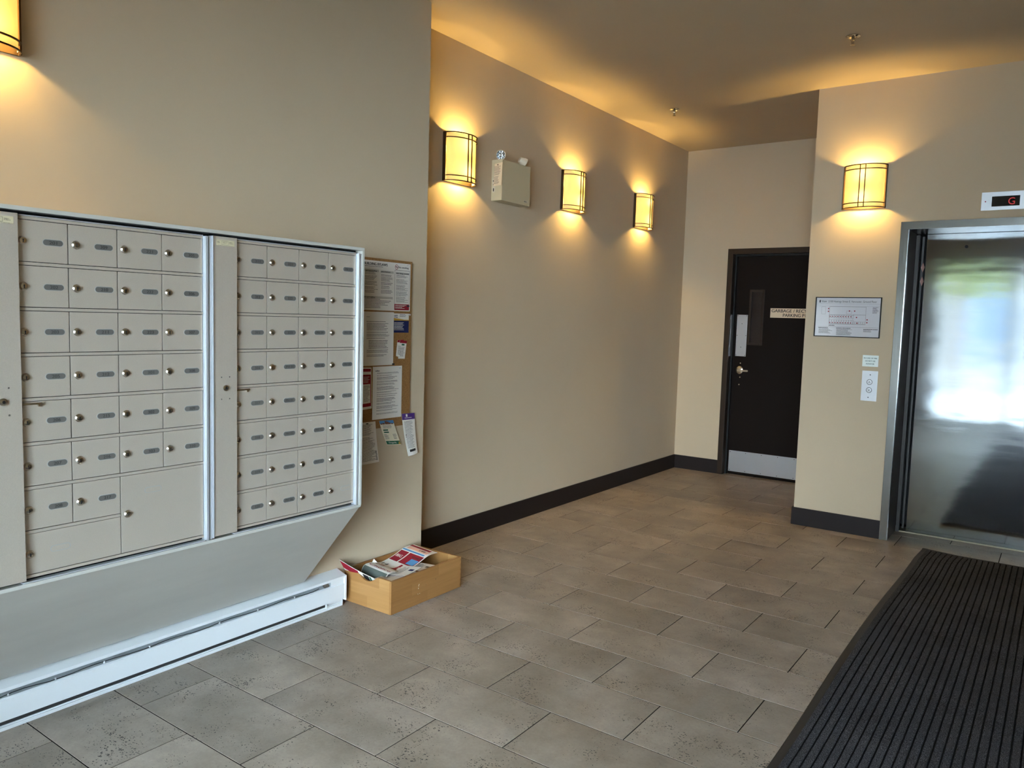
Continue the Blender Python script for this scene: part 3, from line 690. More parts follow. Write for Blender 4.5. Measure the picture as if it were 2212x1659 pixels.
# letters
p = flat_paper('notice_letter', 'large white typed letter pinned under the bylaws poster', 0.682, 0.9165, 1.211, 1.4915, XC+0.0008)
F = FX(XC+0.0015); t = MB()
put_lines(t, F, 0.718, 0.742, 1.460, 1.466, 1, 1); put_lines(t, F, 0.718, 0.89, 1.435, 1.442, 1, 2, ragged=.2)
for (b0, b1, n, s, a) in ((1.392, 1.432, 6, 3, .72), (1.379, 1.386, 1, 4, .72), (1.36, 1.376, 3, 5, .72), (1.348, 1.355, 1, 6, .72), (1.296, 1.343, 6, 7, .735), (1.275, 1.293, 3, 8, .722), (1.255, 1.268, 2, 9, .722)): put_lines(t, F, a, 0.885, b0, b1, n, s, ragged=.25)
obj('print', t, M_softink, p)
p = flat_paper('notice_letter', 'white typed letter with black heading below the larger letter on the cork board', 0.768, 0.985, 0.925, 1.2045, XC+0.0011)
F = FX(XC+0.0018); t = MB()
put_text(t, 'telus', F, 0.786, 1.179, 0.008, width=0.03, bold=0.0006)
for (b0, b1, n, s) in ((1.163, 1.172, 2, 1), (1.152, 1.158, 1, 2), (1.132, 1.149, 3, 3), (1.117, 1.128, 2, 4), (1.103, 1.114, 2, 5), (1.076, 1.098, 4, 6), (1.062, 1.071, 2, 7), (1.051, 1.057, 1, 8), (1.041, 1.047, 1, 9), (1.015, 1.036, 3, 10), (1.0, 1.011, 2, 11), (.978, .995, 3, 12), (.966, .974, 2, 13), (.948, .957, 2, 14)): put_lines(t, F, 0.797, 0.962, b0, b1, n, s)
obj('print', t, M_ink, p)
p = flat_paper('business_card_flyer', 'small navy and white card with gold stripe pinned on the cork board', 0.912, 1.032, 1.383, 1.486, XC+0.0004, cat='flyer')
F = FX(XC+0.0011); obj('navy_block', MB().quad(F, 0.912, 1.032, 1.383, 1.448, 0.0002), M_navy, p)
t = MB().add([V((XC+0.0014, y, z)) for y, z in ((0.912, 1.448), (1.032, 1.448), (1.032, 1.453), (1.0, 1.453), (0.955, 1.458), (0.912, 1.462))], [(0, 1, 2, 3, 4, 5)]); obj('gold_swoosh', t, M_gold, p)
t = MB(); put_lines(t, F, 0.92, 1.0, 1.393, 1.438, 7, 4, 0.0008); obj('white_print', t, M_paper, p)
t = MB(); put_text(t, 'supply', F, 0.918, 1.473, 0.007, width=0.027, bold=.0004); put_text(t, 'king', F, 0.920, 1.464, 0.007, width=0.024, bold=.0004); put_lines(t, F, 0.962, 1.02, 1.466, 1.482, 3, 6); obj('print', t, M_navy, p)
# curled or tilted hanging papers: map (s,t) in 0..w, 0..h (t from the top down) to 3d
def sheet(name, label, cat, fn, w, h, m, ns=8, nt=12, thick=0.0006):
    mb = MB(); idx = {}
    for side, d in ((0, 0.0), (1, -thick)):
        for j in range(nt+1):
            for i in range(ns+1): idx[(side, i, j)] = len(mb.v); mb.v.append(fn(w*i/ns, h*j/nt, d))
    for j in range(nt):
        for i in range(ns):
            mb.f.append([idx[(0, i, j)], idx[(0, i, j+1)], idx[(0, i+1, j+1)], idx[(0, i+1, j)]])
            mb.f.append([idx[(1, i, j)], idx[(1, i+1, j)], idx[(1, i+1, j+1)], idx[(1, i, j+1)]])
    for j in range(nt):
        for i in (0, ns): mb.f.append([idx[(0, i, j)], idx[(1, i, j)], idx[(1, i, j+1)], idx[(0, i, j+1)]])
    for i in range(ns):
        for j in (0, nt): mb.f.append([idx[(0, i, j)], idx[(1, i, j)], idx[(1, i+1, j)], idx[(0, i+1, j)]])
    mb.mi = [0]*len(mb.f)
    return tag(obj(name, mb, m, smooth=True), label, cat)
def blk(mb, fn, s0, s1, t0, t1, d=0.0006, n=8):
    mb.mark()
    for i in range(n):
        for j in range(n):
            a0, a1 = s0+(s1-s0)*i/n, s0+(s1-s0)*(i+1)/n; b0, b1 = t0+(t1-t0)*j/n, t0+(t1-t0)*(j+1)/n
            mb.add([fn(a0, b0, d), fn(a0, b1, d), fn(a1, b1, d), fn(a1, b0, d)], [(0, 1, 2, 3)])
    return mb
def hang(TL, TR, BL, BR, x, curl):
    # bilinear quad on the wall; curl bends the foot of the sheet away from the wall
    w = math.hypot(TR[0]-TL[0], TR[1]-TL[1]); h = math.hypot(BL[0]-TL[0], BL[1]-TL[1])
    def fn(s, t, d):
        u, v = s/w, t/h
        y = (TL[0]*(1-u)+TR[0]*u)*(1-v)+(BL[0]*(1-u)+BR[0]*u)*v; z = (TL[1]*(1-u)+TR[1]*u)*(1-v)+(BL[1]*(1-u)+BR[1]*u)*v
        return V((x+d+curl*(v**2)+curl*0.4*math.sin(math.pi*u)*v, y, z))
    return fn, w, h
fn, w, h = hang((0.69, 1.204), (0.7585, 1.2015), (0.69, 0.984), (0.762, 0.9875), XC+0.0004, 0.003)
p = sheet('red_flyer', 'red and white flyer beside the lower letter on the cork board', 'flyer', fn, w, h, M_paper)
t = MB(); blk(t, fn, 0, w*.93, h*.03, h*.10); blk(t, fn, 0, w*.93, h*.17, h*.40); blk(t, fn, w*.86, w*.93, h*.4, h*.94); blk(t, fn, 0, w*.86, h*.86, h*.94); obj('red_block', t, M_red, p)
g2 = lambda a, b, d: fn(a, -b, d)
t = MB(); put_lines(t, None, 0.012, w*.84, -h*.83, -h*.44, 14, 3, 0.0009, fn=g2); obj('print', t, M_softink, p)
t = MB(); put_lines(t, None, 0.012, w*.84, -h*.38, -h*.22, 5, 4, 0.0012, fn=g2); obj('white_print', t, M_paper, p)
# two small tags, one over the other
for k, (TL, TR, BL, BR, lab) in enumerate((((0.948, 1.343), (0.995, 1.345), (0.936, 1.257), (0.980, 1.248), 'small white tag with red top, partly covered by another tag on the cork board'),
                                           ((0.966, 1.342), (1.020, 1.338), (0.951, 1.243), (1.002, 1.2415), 'small white tag with red top and green logo lying over another tag'))):
    fn, w, h = hang(TL, TR, BL, BR, XC+0.0005+0.0012*k, 0.003); g2 = lambda a, b, d, fn=fn: fn(a, -b, d)
    p = sheet('appointment_tag', lab, 'tag', fn, w, h, M_paper, 3, 6)
    t = MB(); blk(t, fn, 0, w, 0, h*.14, n=3); obj('red_block', t, M_red, p)
    t = MB(); put_lines(t, None, w*.2, w*.85, -h*.9, -h*.36, 9, 40+k, 0.0009, fn=g2); obj('print', t, M_softink, p)
    if k: t = MB(); blk(t, fn, w*.3, w*.7, h*.18, h*.27, 0.0009, 3); obj('logo', t, M_green, p)
# three hanging slips at the foot of the board
fn, w, h = hang((0.655, 0.918), (0.792, 0.916), (0.668, 0.699), (0.812, 0.700), XC+0.001, 0.012); g2 = lambda a, b, d, fn=fn: fn(a, -b, d)
p = sheet('meter_slip', 'long white printed slip hanging below the red flyer', 'notice', fn, w, h, M_paper)
t = MB(); put_lines(t, None, 0.012, w*.9, -h*.33, -h*.06, 12, 51, 0.0009, fn=g2); put_lines(t, None, 0.012, w*.93, -h*.95, -h*.37, 22, 52, 0.0009, fn=g2); obj('print', t, M_softink, p)
t = MB(); blk(t, fn, w*.5, w*.62, h*.025, h*.05, 0.001, 2); obj('logo', t, M_ink, p); t = MB(); put_lines(t, None, w*.86, w*.95, -h*.95, -h*.72, 20, 53, 0.0012, fn=g2, thick=.6); obj('barcode', t, M_ink, p)
fn, w, h = hang((0.818, 0.916), (0.923, 0.911), (0.864, 0.783), (0.974, 0.773), XC+0.0022, 0.016); g2 = lambda a, b, d, fn=fn: fn(a, -b, d)
p = sheet('door_hanger', 'cream door-hanger slip with green foot and blue picture top, hanging askew', 'flyer', fn, w, h, M_cream)
t = MB(); blk(t, fn, 0, w, 0, h*.13); obj('picture', t, M_blue, p)
t = MB()
for s_, hh in ((.1, .03), (.25, .05), (.42, .11), (.55, .09), (.68, .05), (.85, .03)): blk(t, fn, w*(s_-.07), w*(s_+.07), h*(.14-hh), h*.155, 0.001, 2)
obj('skyline', t, mat('skyline_print', (110, 74, 50), 0.7), p)
t = MB(); blk(t, fn, w*.02, w*.98, h*.83, h*.97); blk(t, fn, w*.1, w*.42, h*.36, h*.41, n=2); blk(t, fn, w*.1, w*.42, h*.45, h*.50, n=2); obj('green_block', t, M_green, p)
t = MB(); put_lines(t, None, w*.15, w*.85, -h*.33, -h*.19, 4, 61, 0.0009, fn=g2); put_lines(t, None, w*.05, w*.32, -h*.78, -h*.56, 5, 62, 0.0009, fn=g2); put_lines(t, None, w*.62, w*.92, -h*.78, -h*.56, 5, 63, 0.0009, fn=g2); obj('print', t, M_softink, p)
t = MB(); put_text(t, 'Dragonfly', None, w*.16, -h*.925, 0.0085, width=w*.5, d=0.0012, fn=g2); obj('lettering', t, M_paper, p)
t = MB(); t.add([fn(w*.78, h*.965, .0012), fn(w*.97, h*.965, .0012), fn(w*.9, h*.84, .0012)], [(0, 1, 2)]); obj('gold_corner', t, M_gold, p)
fn, w, h = hang((0.988, 0.940), (1.091, 0.937), (1.023, 0.703), (1.100, 0.714), XC+0.0022, 0.022); g2 = lambda a, b, d, fn=fn: fn(a, -b, d)
p = sheet('courier_slip', 'long white slip with purple top hanging off the corner of the cork board', 'notice', fn, w, h, M_paper)
t = MB(); blk(t, fn, 0, w, 0, h*.15); obj('purple_block', t, M_purple, p)
t = MB(); put_lines(t, None, w*.12, w*.8, -h*.84, -h*.19, 24, 71, 0.0009, fn=g2); obj('print', t, M_softink, p)
t = MB(); blk(t, fn, w*.2, w*.75, h*.86, h*.915, 0.001, 3); blk(t, fn, w*.1, w*.17, h*.50, h*.515, 0.001, 2); blk(t, fn, w*.1, w*.17, h*.545, h*.56, 0.001, 2); obj('barcode', t, M_ink, p)
t = MB(); put_lines(t, None, w*.2, w*.75, -h*.135, -h*.10, 1, 72, 0.001, fn=g2); blk(t, fn, w*.3, w*.42, h*.02, h*.08, .001, 2); obj('white_print', t, M_paper, p)
# push pins
def pin(y, z, m, lab):
    mb = MB().lathe((XC+0.001, y, z), (1, 0, 0), [(0, 0.0035), (0.001, 0.0048), (0.003, 0.003), (0.008, 0.003), (0.010, 0.005), (0.0115, 0.0045), (0.012, 0.0)], 12)
    tag(obj('push_pin', mb, m, smooth=True), lab, 'pin')
M_pinw = mat('pin_clear', (226, 226, 224), 0.25); M_pink_ = mat('pin_black', (24, 24, 36), 0.3)
pin(1.012, 1.744, M_pinw, 'clear push pin at the upper corner of the bylaws poster')
pin(1.019, 1.527, M_pink_, 'dark push pin on the red block of the bylaws poster')
pin(0.913, 1.215, M_pink_, 'black push pin at the lower corner of the larger letter')
pin(1.030, 1.481, M_pinw, 'clear push pin at the corner of the navy card')
pin(0.968, 1.193, M_pinw, 'clear push pin at the corner of the lower letter')

# ================================================================== WOODEN DRAWER WITH FLYERS
dx0, dx1, dy0, dy1, dz = -1.462, -1.127, 0.600, 1.138, 0.171
dr = thing('wooden_drawer', ((dx0+dx1)/2, (dy0+dy1)/2, 0), 'birch wooden drawer with a scooped front end, on the floor below the cork board', 'drawer')
T = 0.013
obj('side_panel', MB().box(dx1-T, dx1, dy0, dy1, 0.002, dz, b=0.0012), M_wood_y, dr)
obj('side_panel', MB().box(dx0, dx0+T, dy0, dy1, 0.002, dz, b=0.0012), M_wood_y, dr)
obj('end_panel', MB().box(dx0+T, dx1-T, dy1-T, dy1, 0.002, dz, b=0.0012), M_wood_x, dr)
prof = [(dx0+T, 0.002), (dx1-T, 0.002), (dx1-T, dz), (-1.222, dz)]
for i in range(13):
    u = i/12; prof.append((-1.222+(-1.372+1.222)*u, dz-0.034*math.sin(math.pi*u)**1.0*(1 if 0.12 < u < 0.88 else 0.8)))
prof += [(-1.372, dz), (dx0+T, dz)]
pr_ = []
for q in prof:
    if not pr_ or (abs(q[0]-pr_[-1][0])+abs(q[1]-pr_[-1][1])) > 1e-5: pr_.append(q)
obj('end_panel', MB().prism(pr_, -T, 0.0, FY(dy0)), M_wood_x, dr)
obj('bottom_panel', MB().box(dx0+T, dx1-T, dy0+T, dy1-T, 0.010, 0.016), mat('ply_bottom', (178, 138, 88), 0.5), dr)
for i in range(6):
    z = 0.012+i*0.0275
    obj('dovetail', MB().box(dx1-0.0005, dx1+0.0004, dy0+0.001, dy0+0.0085, z, z+0.011), M_endgrain, dr); obj('dovetail', MB().box(dx1-0.0005, dx1+0.0004, dy1-0.0085, dy1-0.001, z, z+0.011), M_endgrain, dr)
each('nick', [MB().cyl((dx1, 0.93, 0.1), (dx1+0.0003, 0.93, 0.1), 0.0022, n=8), MB().cyl((dx1, 0.855, 0.088), (dx1+0.0003, 0.855, 0.088), 0.0014, n=8)], M_ink, dr)
each('paint_fleck', [MB().box(dx1, dx1+0.0004, *q) for q in ((0.797, 0.800, 0.095, 0.103), (0.800, 0.804, 0.103, 0.107), (0.795, 0.799, 0.083, 0.088), (0.793, 0.796, 0.055, 0.058), (0.806, 0.809, 0.055, 0.058))], M_paper, dr)
def wave_sheet(prof, x0, x1, skew=0.0, tilt=0.0):
    # sheet ruled along x; prof is a (y,z) polyline followed by arc length s; t runs from the wall side to the room side
    P = [V((0, a, b)) for a, b in prof]
    Q = []
    for i in range(len(P)-1):
        p0 = P[max(i-1, 0)]; p1 = P[i]; p2 = P[i+1]; p3 = P[min(i+2, len(P)-1)]
        for k in range(8):
            u = k/8; Q.append(0.5*((2*p1)+(p2-p0)*u+(2*p0-5*p1+4*p2-p3)*u*u+(3*p1-p0-3*p2+p3)*u**3))
    Q.append(P[-1]); L = [0]
    for i in range(len(Q)-1): L.append(L[-1]+(Q[i+1]-Q[i]).length)
    w = L[-1]; h = x1-x0
    def fn(s, t, d):
        s = min(max(s, 0), w-1e-6); i = 0
        while L[i+1] < s: i += 1
        u = (s-L[i])/max(L[i+1]-L[i], 1e-9); p = Q[i].lerp(Q[i+1], u); tg = (Q[i+1]-Q[i]).normalized(); n = V((0, -tg.z, tg.y))
        q = p+n*d
        return V((x0+t, q.y+skew*(t/h), q.z+tilt*(t/h)))
    return fn, w, h
# big flyer: rolled at the near end, leaning up against the far end
fn, w, h = wave_sheet([(0.745, 0.070), (0.705, 0.090), (0.695, 0.130), (0.718, 0.163), (0.775, 0.163), (0.84, 0.148), (0.93, 0.162), (1.02, 0.188), (1.095, 0.188)], -1.440, -1.235, skew=-0.03, tilt=0.0)
gx = lambda a, b, d: fn(a, h-b, d)
p = sheet('grocery_flyer', 'rolled red and white grocery flyer lying in the wooden drawer', 'flyer', fn, w, h, M_paper, 44, 8)
t = MB(); blk(t, fn, w*.60, w*.80, 0.006, h*.36, n=10); blk(t, fn, w*.60, w*.80, h*.40, h*.97, n=10); blk(t, fn, w*.93, w*.975, 0.004, h*.85, n=6); blk(t, fn, w*.40, w*.58, h*.62, h*.97, n=8); obj('red_block', t, M_red, p)
t = MB(); blk(t, fn, w*.01, w*.25, 0.004, h*.97, n=10); obj('olive_block', t, M_olive, p)
obj('blue_block', blk(MB(), fn, w*.815, w*.84, 0.004, h*.9, n=6), M_blue, p); obj('blue_block', blk(MB(), fn, w*.62, w*.72, h*.66, h*.95, 0.0009, 5), M_blue, p)
t = MB(); blk(t, fn, w*.86, w*.92, h*.08, h*.9, n=6); obj('peach_block', t, M_peach, p)
t = MB(); gs = lambda a, b, d: fn(b, a, d)
put_text(t, 'Choice', None, h*.08, w*.285, 0.020, width=h*.86, d=0.0012, fn=gs, bold=.0006); put_text(t, 'olli', None, h*.10, w*.365, 0.026, width=h*.35, d=0.0012, fn=gs, bold=.0006)
obj('lettering', t, M_red, p)
t = MB(); put_text(t, '14', None, h*.10, w*.46, 0.026, width=h*.22, d=0.0012, fn=gs, bold=.001); put_text(t, 'CLUB', None, h*.15, w*.08, 0.03, width=h*.6, d=0.0012, fn=gs, bold=.001)
put_text(t, 'Great P', None, h*.60, w*.74, 0.018, width=h*.36, d=0.0016, fn=gs, bold=.0006); put_text(t, '199', None, h*.55, w*.875, 0.016, width=h*.22, d=0.0014, fn=gs, bold=.001)
obj('black_lettering', t, M_ink, p)
t = MB(); put_text(t, 'SAVE', None, h*.68, w*.48, 0.022, width=h*.26, d=0.0014, fn=gs, bold=.0006); put_text(t, 'BIG', None, h*.08, w*.68, 0.024, width=h*.22, d=0.0014, fn=gs, bold=.0006)
obj('white_lettering', t, M_paper, p)
# flyer leaning out over the scoop
def plane_sheet(o, A, B, w, h, bow=0.0):
    o, A, B = V(o), V(A).normalized(), V(B).normalized(); N = A.cross(B).normalized()
    def fn(s, t, d): return o+A*s+B*t-N*(d+bow*math.sin(math.pi*s/w))
    return fn
fn = plane_sheet((-1.452, 0.556, 0.226), (0.215, 0.085, -0.088), (-0.05, 0.30, -0.45), 0.245, 0.17, 0.006); w, h = 0.245, 0.17
p = sheet('folded_flyer', 'folded red-edged flyer leaning out over the scoop of the drawer', 'flyer', fn, w, h, M_paper, 10, 6)
gx = lambda a, b, d: fn(a, -b, d)
for dd, suf in ((0.0008, 0), (-0.0014, 1)):
    t = MB(); blk(t, fn, 0.0, w*.45, 0.004, h*.35, dd, 6); blk(t, fn, w*.8, w*.97, 0.02, h*.3, dd, 4); obj('red_block', t, M_red, p)
    t = MB(); blk(t, fn, w*.56, w*.70, 0.006, h*.4, dd, 4); obj('black_block', t, M_ink, p)
    t = MB(); blk(t, fn, w*.71, w*.76, 0.006, h*.4, dd, 4); obj('green_block', t, M_green, p)
# pharmacy paper corner standing against the back side
fn = plane_sheet((-1.440, 0.785, 0.178), (0.16, -0.125, -0.10), (0.12, 0.10, -0.16), 0.19, 0.16, 0.004); w, h = 0.19, 0.16
fn = plane_sheet((-1.440, 0.786, 0.178), (0.010, -0.075, -0.075), (0.10, 0.03, -0.085), 0.10, 0.14, 0.002); w, h = 0.10, 0.14
p = sheet('pharmacy_flyer', 'grey-white pharmacy leaflet corner standing up inside the drawer', 'flyer', fn, w, h, M_paper, 6, 6)
gx = lambda a, b, d: fn(w-a, b, d)
t = MB(); put_text(t, 'Rx Pharm', None, 0.02, 0.03, 0.020, width=0.10, d=0.001, fn=lambda a, b, d: fn(w-0.012-b, a, d), bold=.0006); obj('lettering', t, M_ink, p)
t = MB(); blk(t, fn, w*.60, w*.95, 0.02, h*.6, 0.001, 4); obj('red_block', t, M_red, p)
# newspapers lying along the room side
for k, (o_, A_, B_, w, h, lab) in enumerate((((-1.146, 0.630, 0.163), (-0.02, 0.20, -0.004), (-0.20, -0.02, -0.018), 0.19, 0.125, 'pale newsprint sheet with a small red diamond lying at the scooped end of the drawer'),
                                             ((-1.147, 0.715, 0.168), (-0.030, 0.19, 0.004), (-0.20, -0.02, -0.020), 0.15, 0.115, 'white printed sheet with a blue mark lying on the newsprint in the drawer'),
                                             ((-1.145, 0.840, 0.161), (-0.01, 0.20, 0.004), (-0.20, 0.01, -0.020), 0.115, 0.11, 'cream newsprint sheet with a dark photo in the drawer'))):
    fn = plane_sheet(o_, A_, B_, w, h, 0.003); p = sheet('newspaper_sheet', lab, 'newspaper', lambda s, t, d, fn=fn: fn(s, t, -d), w, h, M_pink if k != 1 else M_paper, 6, 6)
    f2 = lambda s, t, d, fn=fn: fn(s, t, -d)
    t = MB(); put_lines(t, None, 0.01, w-0.01, -h*.9, -h*.5, 6, 80+k, 0.0009, fn=lambda a, b, d, f2=f2: f2(a, -b, d)); obj('print', t, M_softink, p)
    t = MB(); blk(t, f2, w*.55, w*.72, h*.10, h*.35, 0.0009, 3); obj('picture', t, (M_red, M_navy, mat('photo_brown', (92, 74, 56), .7))[k], p)

# ================================================================== WALL SCONCES
def make_sconce(c, A, N, label):
    # c: centre of the back plate on the wall, A: along the wall, N: out of the wall
    c, A, N = V(c), V(A), V(N); Z = V((0, 0, 1))
    root = thing('wall_sconce', c, label, 'wall lamp', 'lit half-round wall sconces')
    def P(a, n, z): return c+A*a+N*n+Z*z
    HZ, HW = 0.148, 0.1385
    bp = MB().prism([(-HW, -HZ), (HW, -HZ), (HW, HZ), (-HW, HZ)], 0.0, 0.008, (c, A, Z, N))
    for s in (-1, 1): bp.prism([(s*(HW-0.002), -HZ), (s*(HW+0.003), -HZ), (s*(HW+0.003), HZ), (s*(HW-0.002), HZ)], 0, 0.022, (c, A, Z, N))
    obj('back_plate', bp, M_bronze, root)
    def arc(r0, r1, n=24): return [(r0*math.cos(math.pi*i/n), 0.018+r1*math.sin(math.pi*i/n)) for i in range(n+1)]
    sh = MB(); pts = arc(0.1285, 0.078); n = len(pts)
    for (a, b) in pts: sh.v += [P(a, b, -HZ+0.006), P(a, b, HZ-0.006)]
    for i in range(n-1): sh.f.append([2*i, 2*i+2, 2*i+3, 2*i+1]); sh.mi.append(0)
    obj('shade', sh, M_shade, root, smooth=True)
    for z in (HZ-0.003, HZ-0.033, -HZ+0.033, -HZ+0.003):
        bar = MB(); o1 = arc(0.1375, 0.0875); o2 = arc(0.1325, 0.0825); m = len(o1)
        for (a, b), (a2, b2) in zip(o1, o2): bar.v += [P(a, b, z-0.003), P(a, b, z+0.003), P(a2, b2, z+0.003), P(a2, b2, z-0.003)]
        for i in range(m-1):
            for k in range(4): bar.f.append([4*i+k, 4*i+(k+1) % 4, 4*i+4+(k+1) % 4, 4*i+4+k])
        bar.f += [[0, 1, 2, 3], [4*m-1, 4*m-2, 4*m-3, 4*m-4]]; bar.mi = [0]*len(bar.f)
        obj('ring_bar', bar, M_bronze, root)
    for s in (-1, 1):
        a = s*0.0175; b = 0.018+0.085*math.sin(math.acos(a/0.135))
        obj('upright_bar', MB().prism([(a-0.003, -HZ), (a+0.003, -HZ), (a+0.003, HZ), (a-0.003, HZ)], b-0.003, b+0.003, (c, A, Z, N)), M_bronze, root)
    for s in (-1, 1):
        bb = MB(); bm_ = bmesh.new(); bmesh.ops.create_icosphere(bm_, subdivisions=2, radius=0.019); bb.bm(bm_, 0, Matrix.Translation(P(0, 0.046, s*0.080)))
        obj('bulb', bb, M_bulb, root, smooth=True)
    obj('lamp_holder', MB().cyl(P(0, 0.008, 0), P(0, 0.05, 0), 0.008, n=10).cyl(P(0, 0.05, -0.05), P(0, 0.05, 0.05), 0.011, n=10), M_beigehead, root)
    return root
ZS = 2.461
make_sconce((XH, 1.742, ZS), (0, 1, 0), (1, 0, 0), 'lit half-round sconce on the hall wall beside the wall corner, just before the emergency light')
make_sconce((XH, 3.106, ZS), (0, 1, 0), (1, 0, 0), 'lit half-round sconce on the hall wall just past the emergency light, middle of three')
make_sconce((XH, 4.312, ZS), (0, 1, 0), (1, 0, 0), 'lit half-round sconce on the hall wall closest to the brown door')
make_sconce((0.247, YE, ZS), (1, 0, 0), (0, -1, 0), 'lit half-round sconce beside the elevator, above the floor plan sign')
make_sconce((XM, -1.018, ZS), (0, 1, 0), (1, 0, 0), 'lit half-round sconce above the mailboxes')

# ================================================================== EMERGENCY LIGHT
ex0, ex1, ey0, ey1, ez0, ez1 = XH, XH+0.088, 2.10, 2.431, 2.257, 2.525
em = thing('emergency_light', (XH+0.044, 2.265, ez0), 'beige twin-head emergency light box on the hall wall between two sconces', 'emergency light')
obj('case', MB().box(ex0, ex1, ey0, ey1, ez0, ez1, b=0.004), M_beigebox, em)
def head(base, axis):
    base = V(base); a = V(axis).normalized(); c = base+V((0, 0, 0.030))
    hd = obj('lamp_head', MB().lathe(c-a*0.028, a, [(0, 0.012), (0.004, 0.020), (0.030, 0.028), (0.034, 0.031), (0.052, 0.033), (0.0512, 0.0290), (0.034, 0.0150), (0.034, 0.0)], 24), M_beigehead, em, smooth=True)
    obj('swivel', MB().cyl(base-V((0, 0, 0.004)), base+V((0, 0, 0.006)), 0.010, n=14).cyl(base, c-a*0.012, 0.006, n=10), M_beigehead, hd, smooth=True)
    obj('lens', MB().lathe(c-a*0.028, a, [(0.0516, 0.0285), (0.043, 0.022), (0.0365, 0.0140), (0.036, 0.007), (0.045, 0.006), (0.047, 0.0)], 9, caps=False), M_mirrorlens, hd)
head((ex1-0.032, 2.118, ez1), (0.62, -0.70, -0.16)); head((ex1-0.032, 2.372, ez1+0.004), (0.42, 0.72, -0.42))
tg = obj('inspection_tag', MB().add([V((ex0+0.028, ey0-0.004, 2.497)), V((ex1+0.012, ey0-0.016, 2.500)), V((ex1+0.010, ey0-0.018, 2.352)), V((ex0+0.020, ey0-0.004, 2.352)), V((ex0+0.028, ey0-0.003, 2.497)), V((ex1+0.012, ey0-0.015, 2.500)), V((ex1+0.010, ey0-0.017, 2.352)), V((ex0+0.020, ey0-0.003, 2.352))], [(0, 1, 2, 3)[::-1], (4, 5, 6, 7), (0, 1, 5, 4), (1, 2, 6, 5), (2, 3, 7, 6), (3, 0, 4, 7)]), mat('tag_manila', (232, 212, 178), 0.7), em)
o_ = V((ex0+0.020, ey0-0.0045, 2.352)); A_ = (V((ex1+0.010, ey0-0.0185, 2.352))-o_); tw = A_.length; A_.normalize()
FT = (o_, A_, V((0, 0, 1)), A_.cross(V((0, 0, 1))))
t = MB(); put_lines(t, FT, 0.008, tw-0.008, 0.065, 0.125, 9, 91, 0.0008); put_lines(t, FT, 0.006, tw-0.02, 0.008, 0.06, 9, 92, 0.0008); t.cyl(o_+A_*0.04+V((0, 0, 0.135)), o_+A_*0.04+V((0, 0, 0.135))+FT[3]*0.001, 0.005, n=10)
obj('print', t, mat('tag_ink', (110, 70, 58), 0.7), tg)
FS = (V((0, ey0, 0)), V((1, 0, 0)), V((0, 0, 1)), V((0, -1, 0)))
cp_ = obj('control_plate', MB().box(ex0+0.010, ex0+0.034, ey0-0.0012, ey0, 2.312, 2.400), M_beigehead, em)
each('indicator', [MB().cyl((ex0+0.020, ey0-0.001, 2.386), (ex0+0.020, ey0-0.004, 2.386), 0.005, n=12), MB().cyl((ex0+0.020, ey0-0.001, 2.362), (ex0+0.020, ey0-0.003, 2.362), 0.004, n=12), MB().box(ex0+0.017, ex0+0.023, ey0-0.003, ey0-0.001, 2.318, 2.338)], M_black, cp_)
bd = obj('badge', MB().box(ex1, ex1+0.001, 2.355, 2.402, 2.276, 2.292), M_beigehead, em)
t = MB(); put_text(t, 'BEL', FX(ex1+0.001), 2.360, 2.279, 0.009, width=0.036, bold=.0006); obj('print', t, M_ink, bd)

# ================================================================== SIGNS AND CONTROLS BY THE ELEVATOR
YS = YE
ev = thing('floor_plan_sign', (0.188, YS, 1.413), 'black-framed floor plan sign on the wall beside the elevator', 'sign')
sx0, sx1, sz0, sz1 = -0.034, 0.408, 1.413, 1.698
f_ = MB()
for (a, b, c, d) in ((sx0, sx0+0.006, sz0, sz1), (sx1-0.006, sx1, sz0, sz1), (sx0+0.006, sx1-0.006, sz0, sz0+0.006), (sx0+0.006, sx1-0.006, sz1-0.006, sz1)): f_.box(a, b, YS-0.016, YS, c, d)
obj('frame', f_, M_black, ev)
obj('paper', MB().box(sx0+0.006, sx1-0.006, YS-0.008, YS, sz0+0.006, sz1-0.006), mat('plan_paper', (206, 206, 212), 0.08, spec=0.6), ev)
F = FY(YS-0.008); t = MB()
put_text(t, 'View', F, 0.006, 1.660, 0.015, width=0.036); put_text(t, '2130 Hastings Street E, Vancouver, Ground Floor', F, 0.054, 1.660, 0.014, width=0.322)
t.quad(F, -0.008, 0.0, 1.658, 1.676, 0.0006)
put_lines(t, F, -0.005, 0.06, 1.474, 1.479, 1, 1, thick=.8, ragged=0); put_lines(t, F, -0.002, 0.10, 1.434, 1.469, 6, 2); put_lines(t, F, 0.118, 0.215, 1.474, 1.479, 1, 3, thick=.8, ragged=0); put_lines(t, F, 0.12, 0.235, 1.424, 1.469, 8, 4)
put_lines(t, F, 0.30, 0.395, 1.470, 1.475, 1, 5, thick=.8, ragged=0); put_lines(t, F, 0.30, 0.37, 1.45, 1.465, 2, 6); put_lines(t, F, 0.065, 0.105, 1.492, 1.498, 1, 7, thick=.8, ragged=0); put_lines(t, F, 0.352, 0.392, 1.582, 1.628, 7, 8)
obj('print', t, M_ink, ev)
t = MB()
def outline(a0, a1, b0, b1, w=0.0009):
    t.quad(F, a0, a1, b0, b0+w, 0.0006); t.quad(F, a0, a1, b1-w, b1, 0.0006); t.quad(F, a0, a0+w, b0, b1, 0.0006); t.quad(F, a1-w, a1, b0, b1, 0.0006)
for b in (1.650, 1.492-0.006, 1.484, 1.632): t.quad(F, -0.008, 0.398, b, b+0.0006, 0.0006)
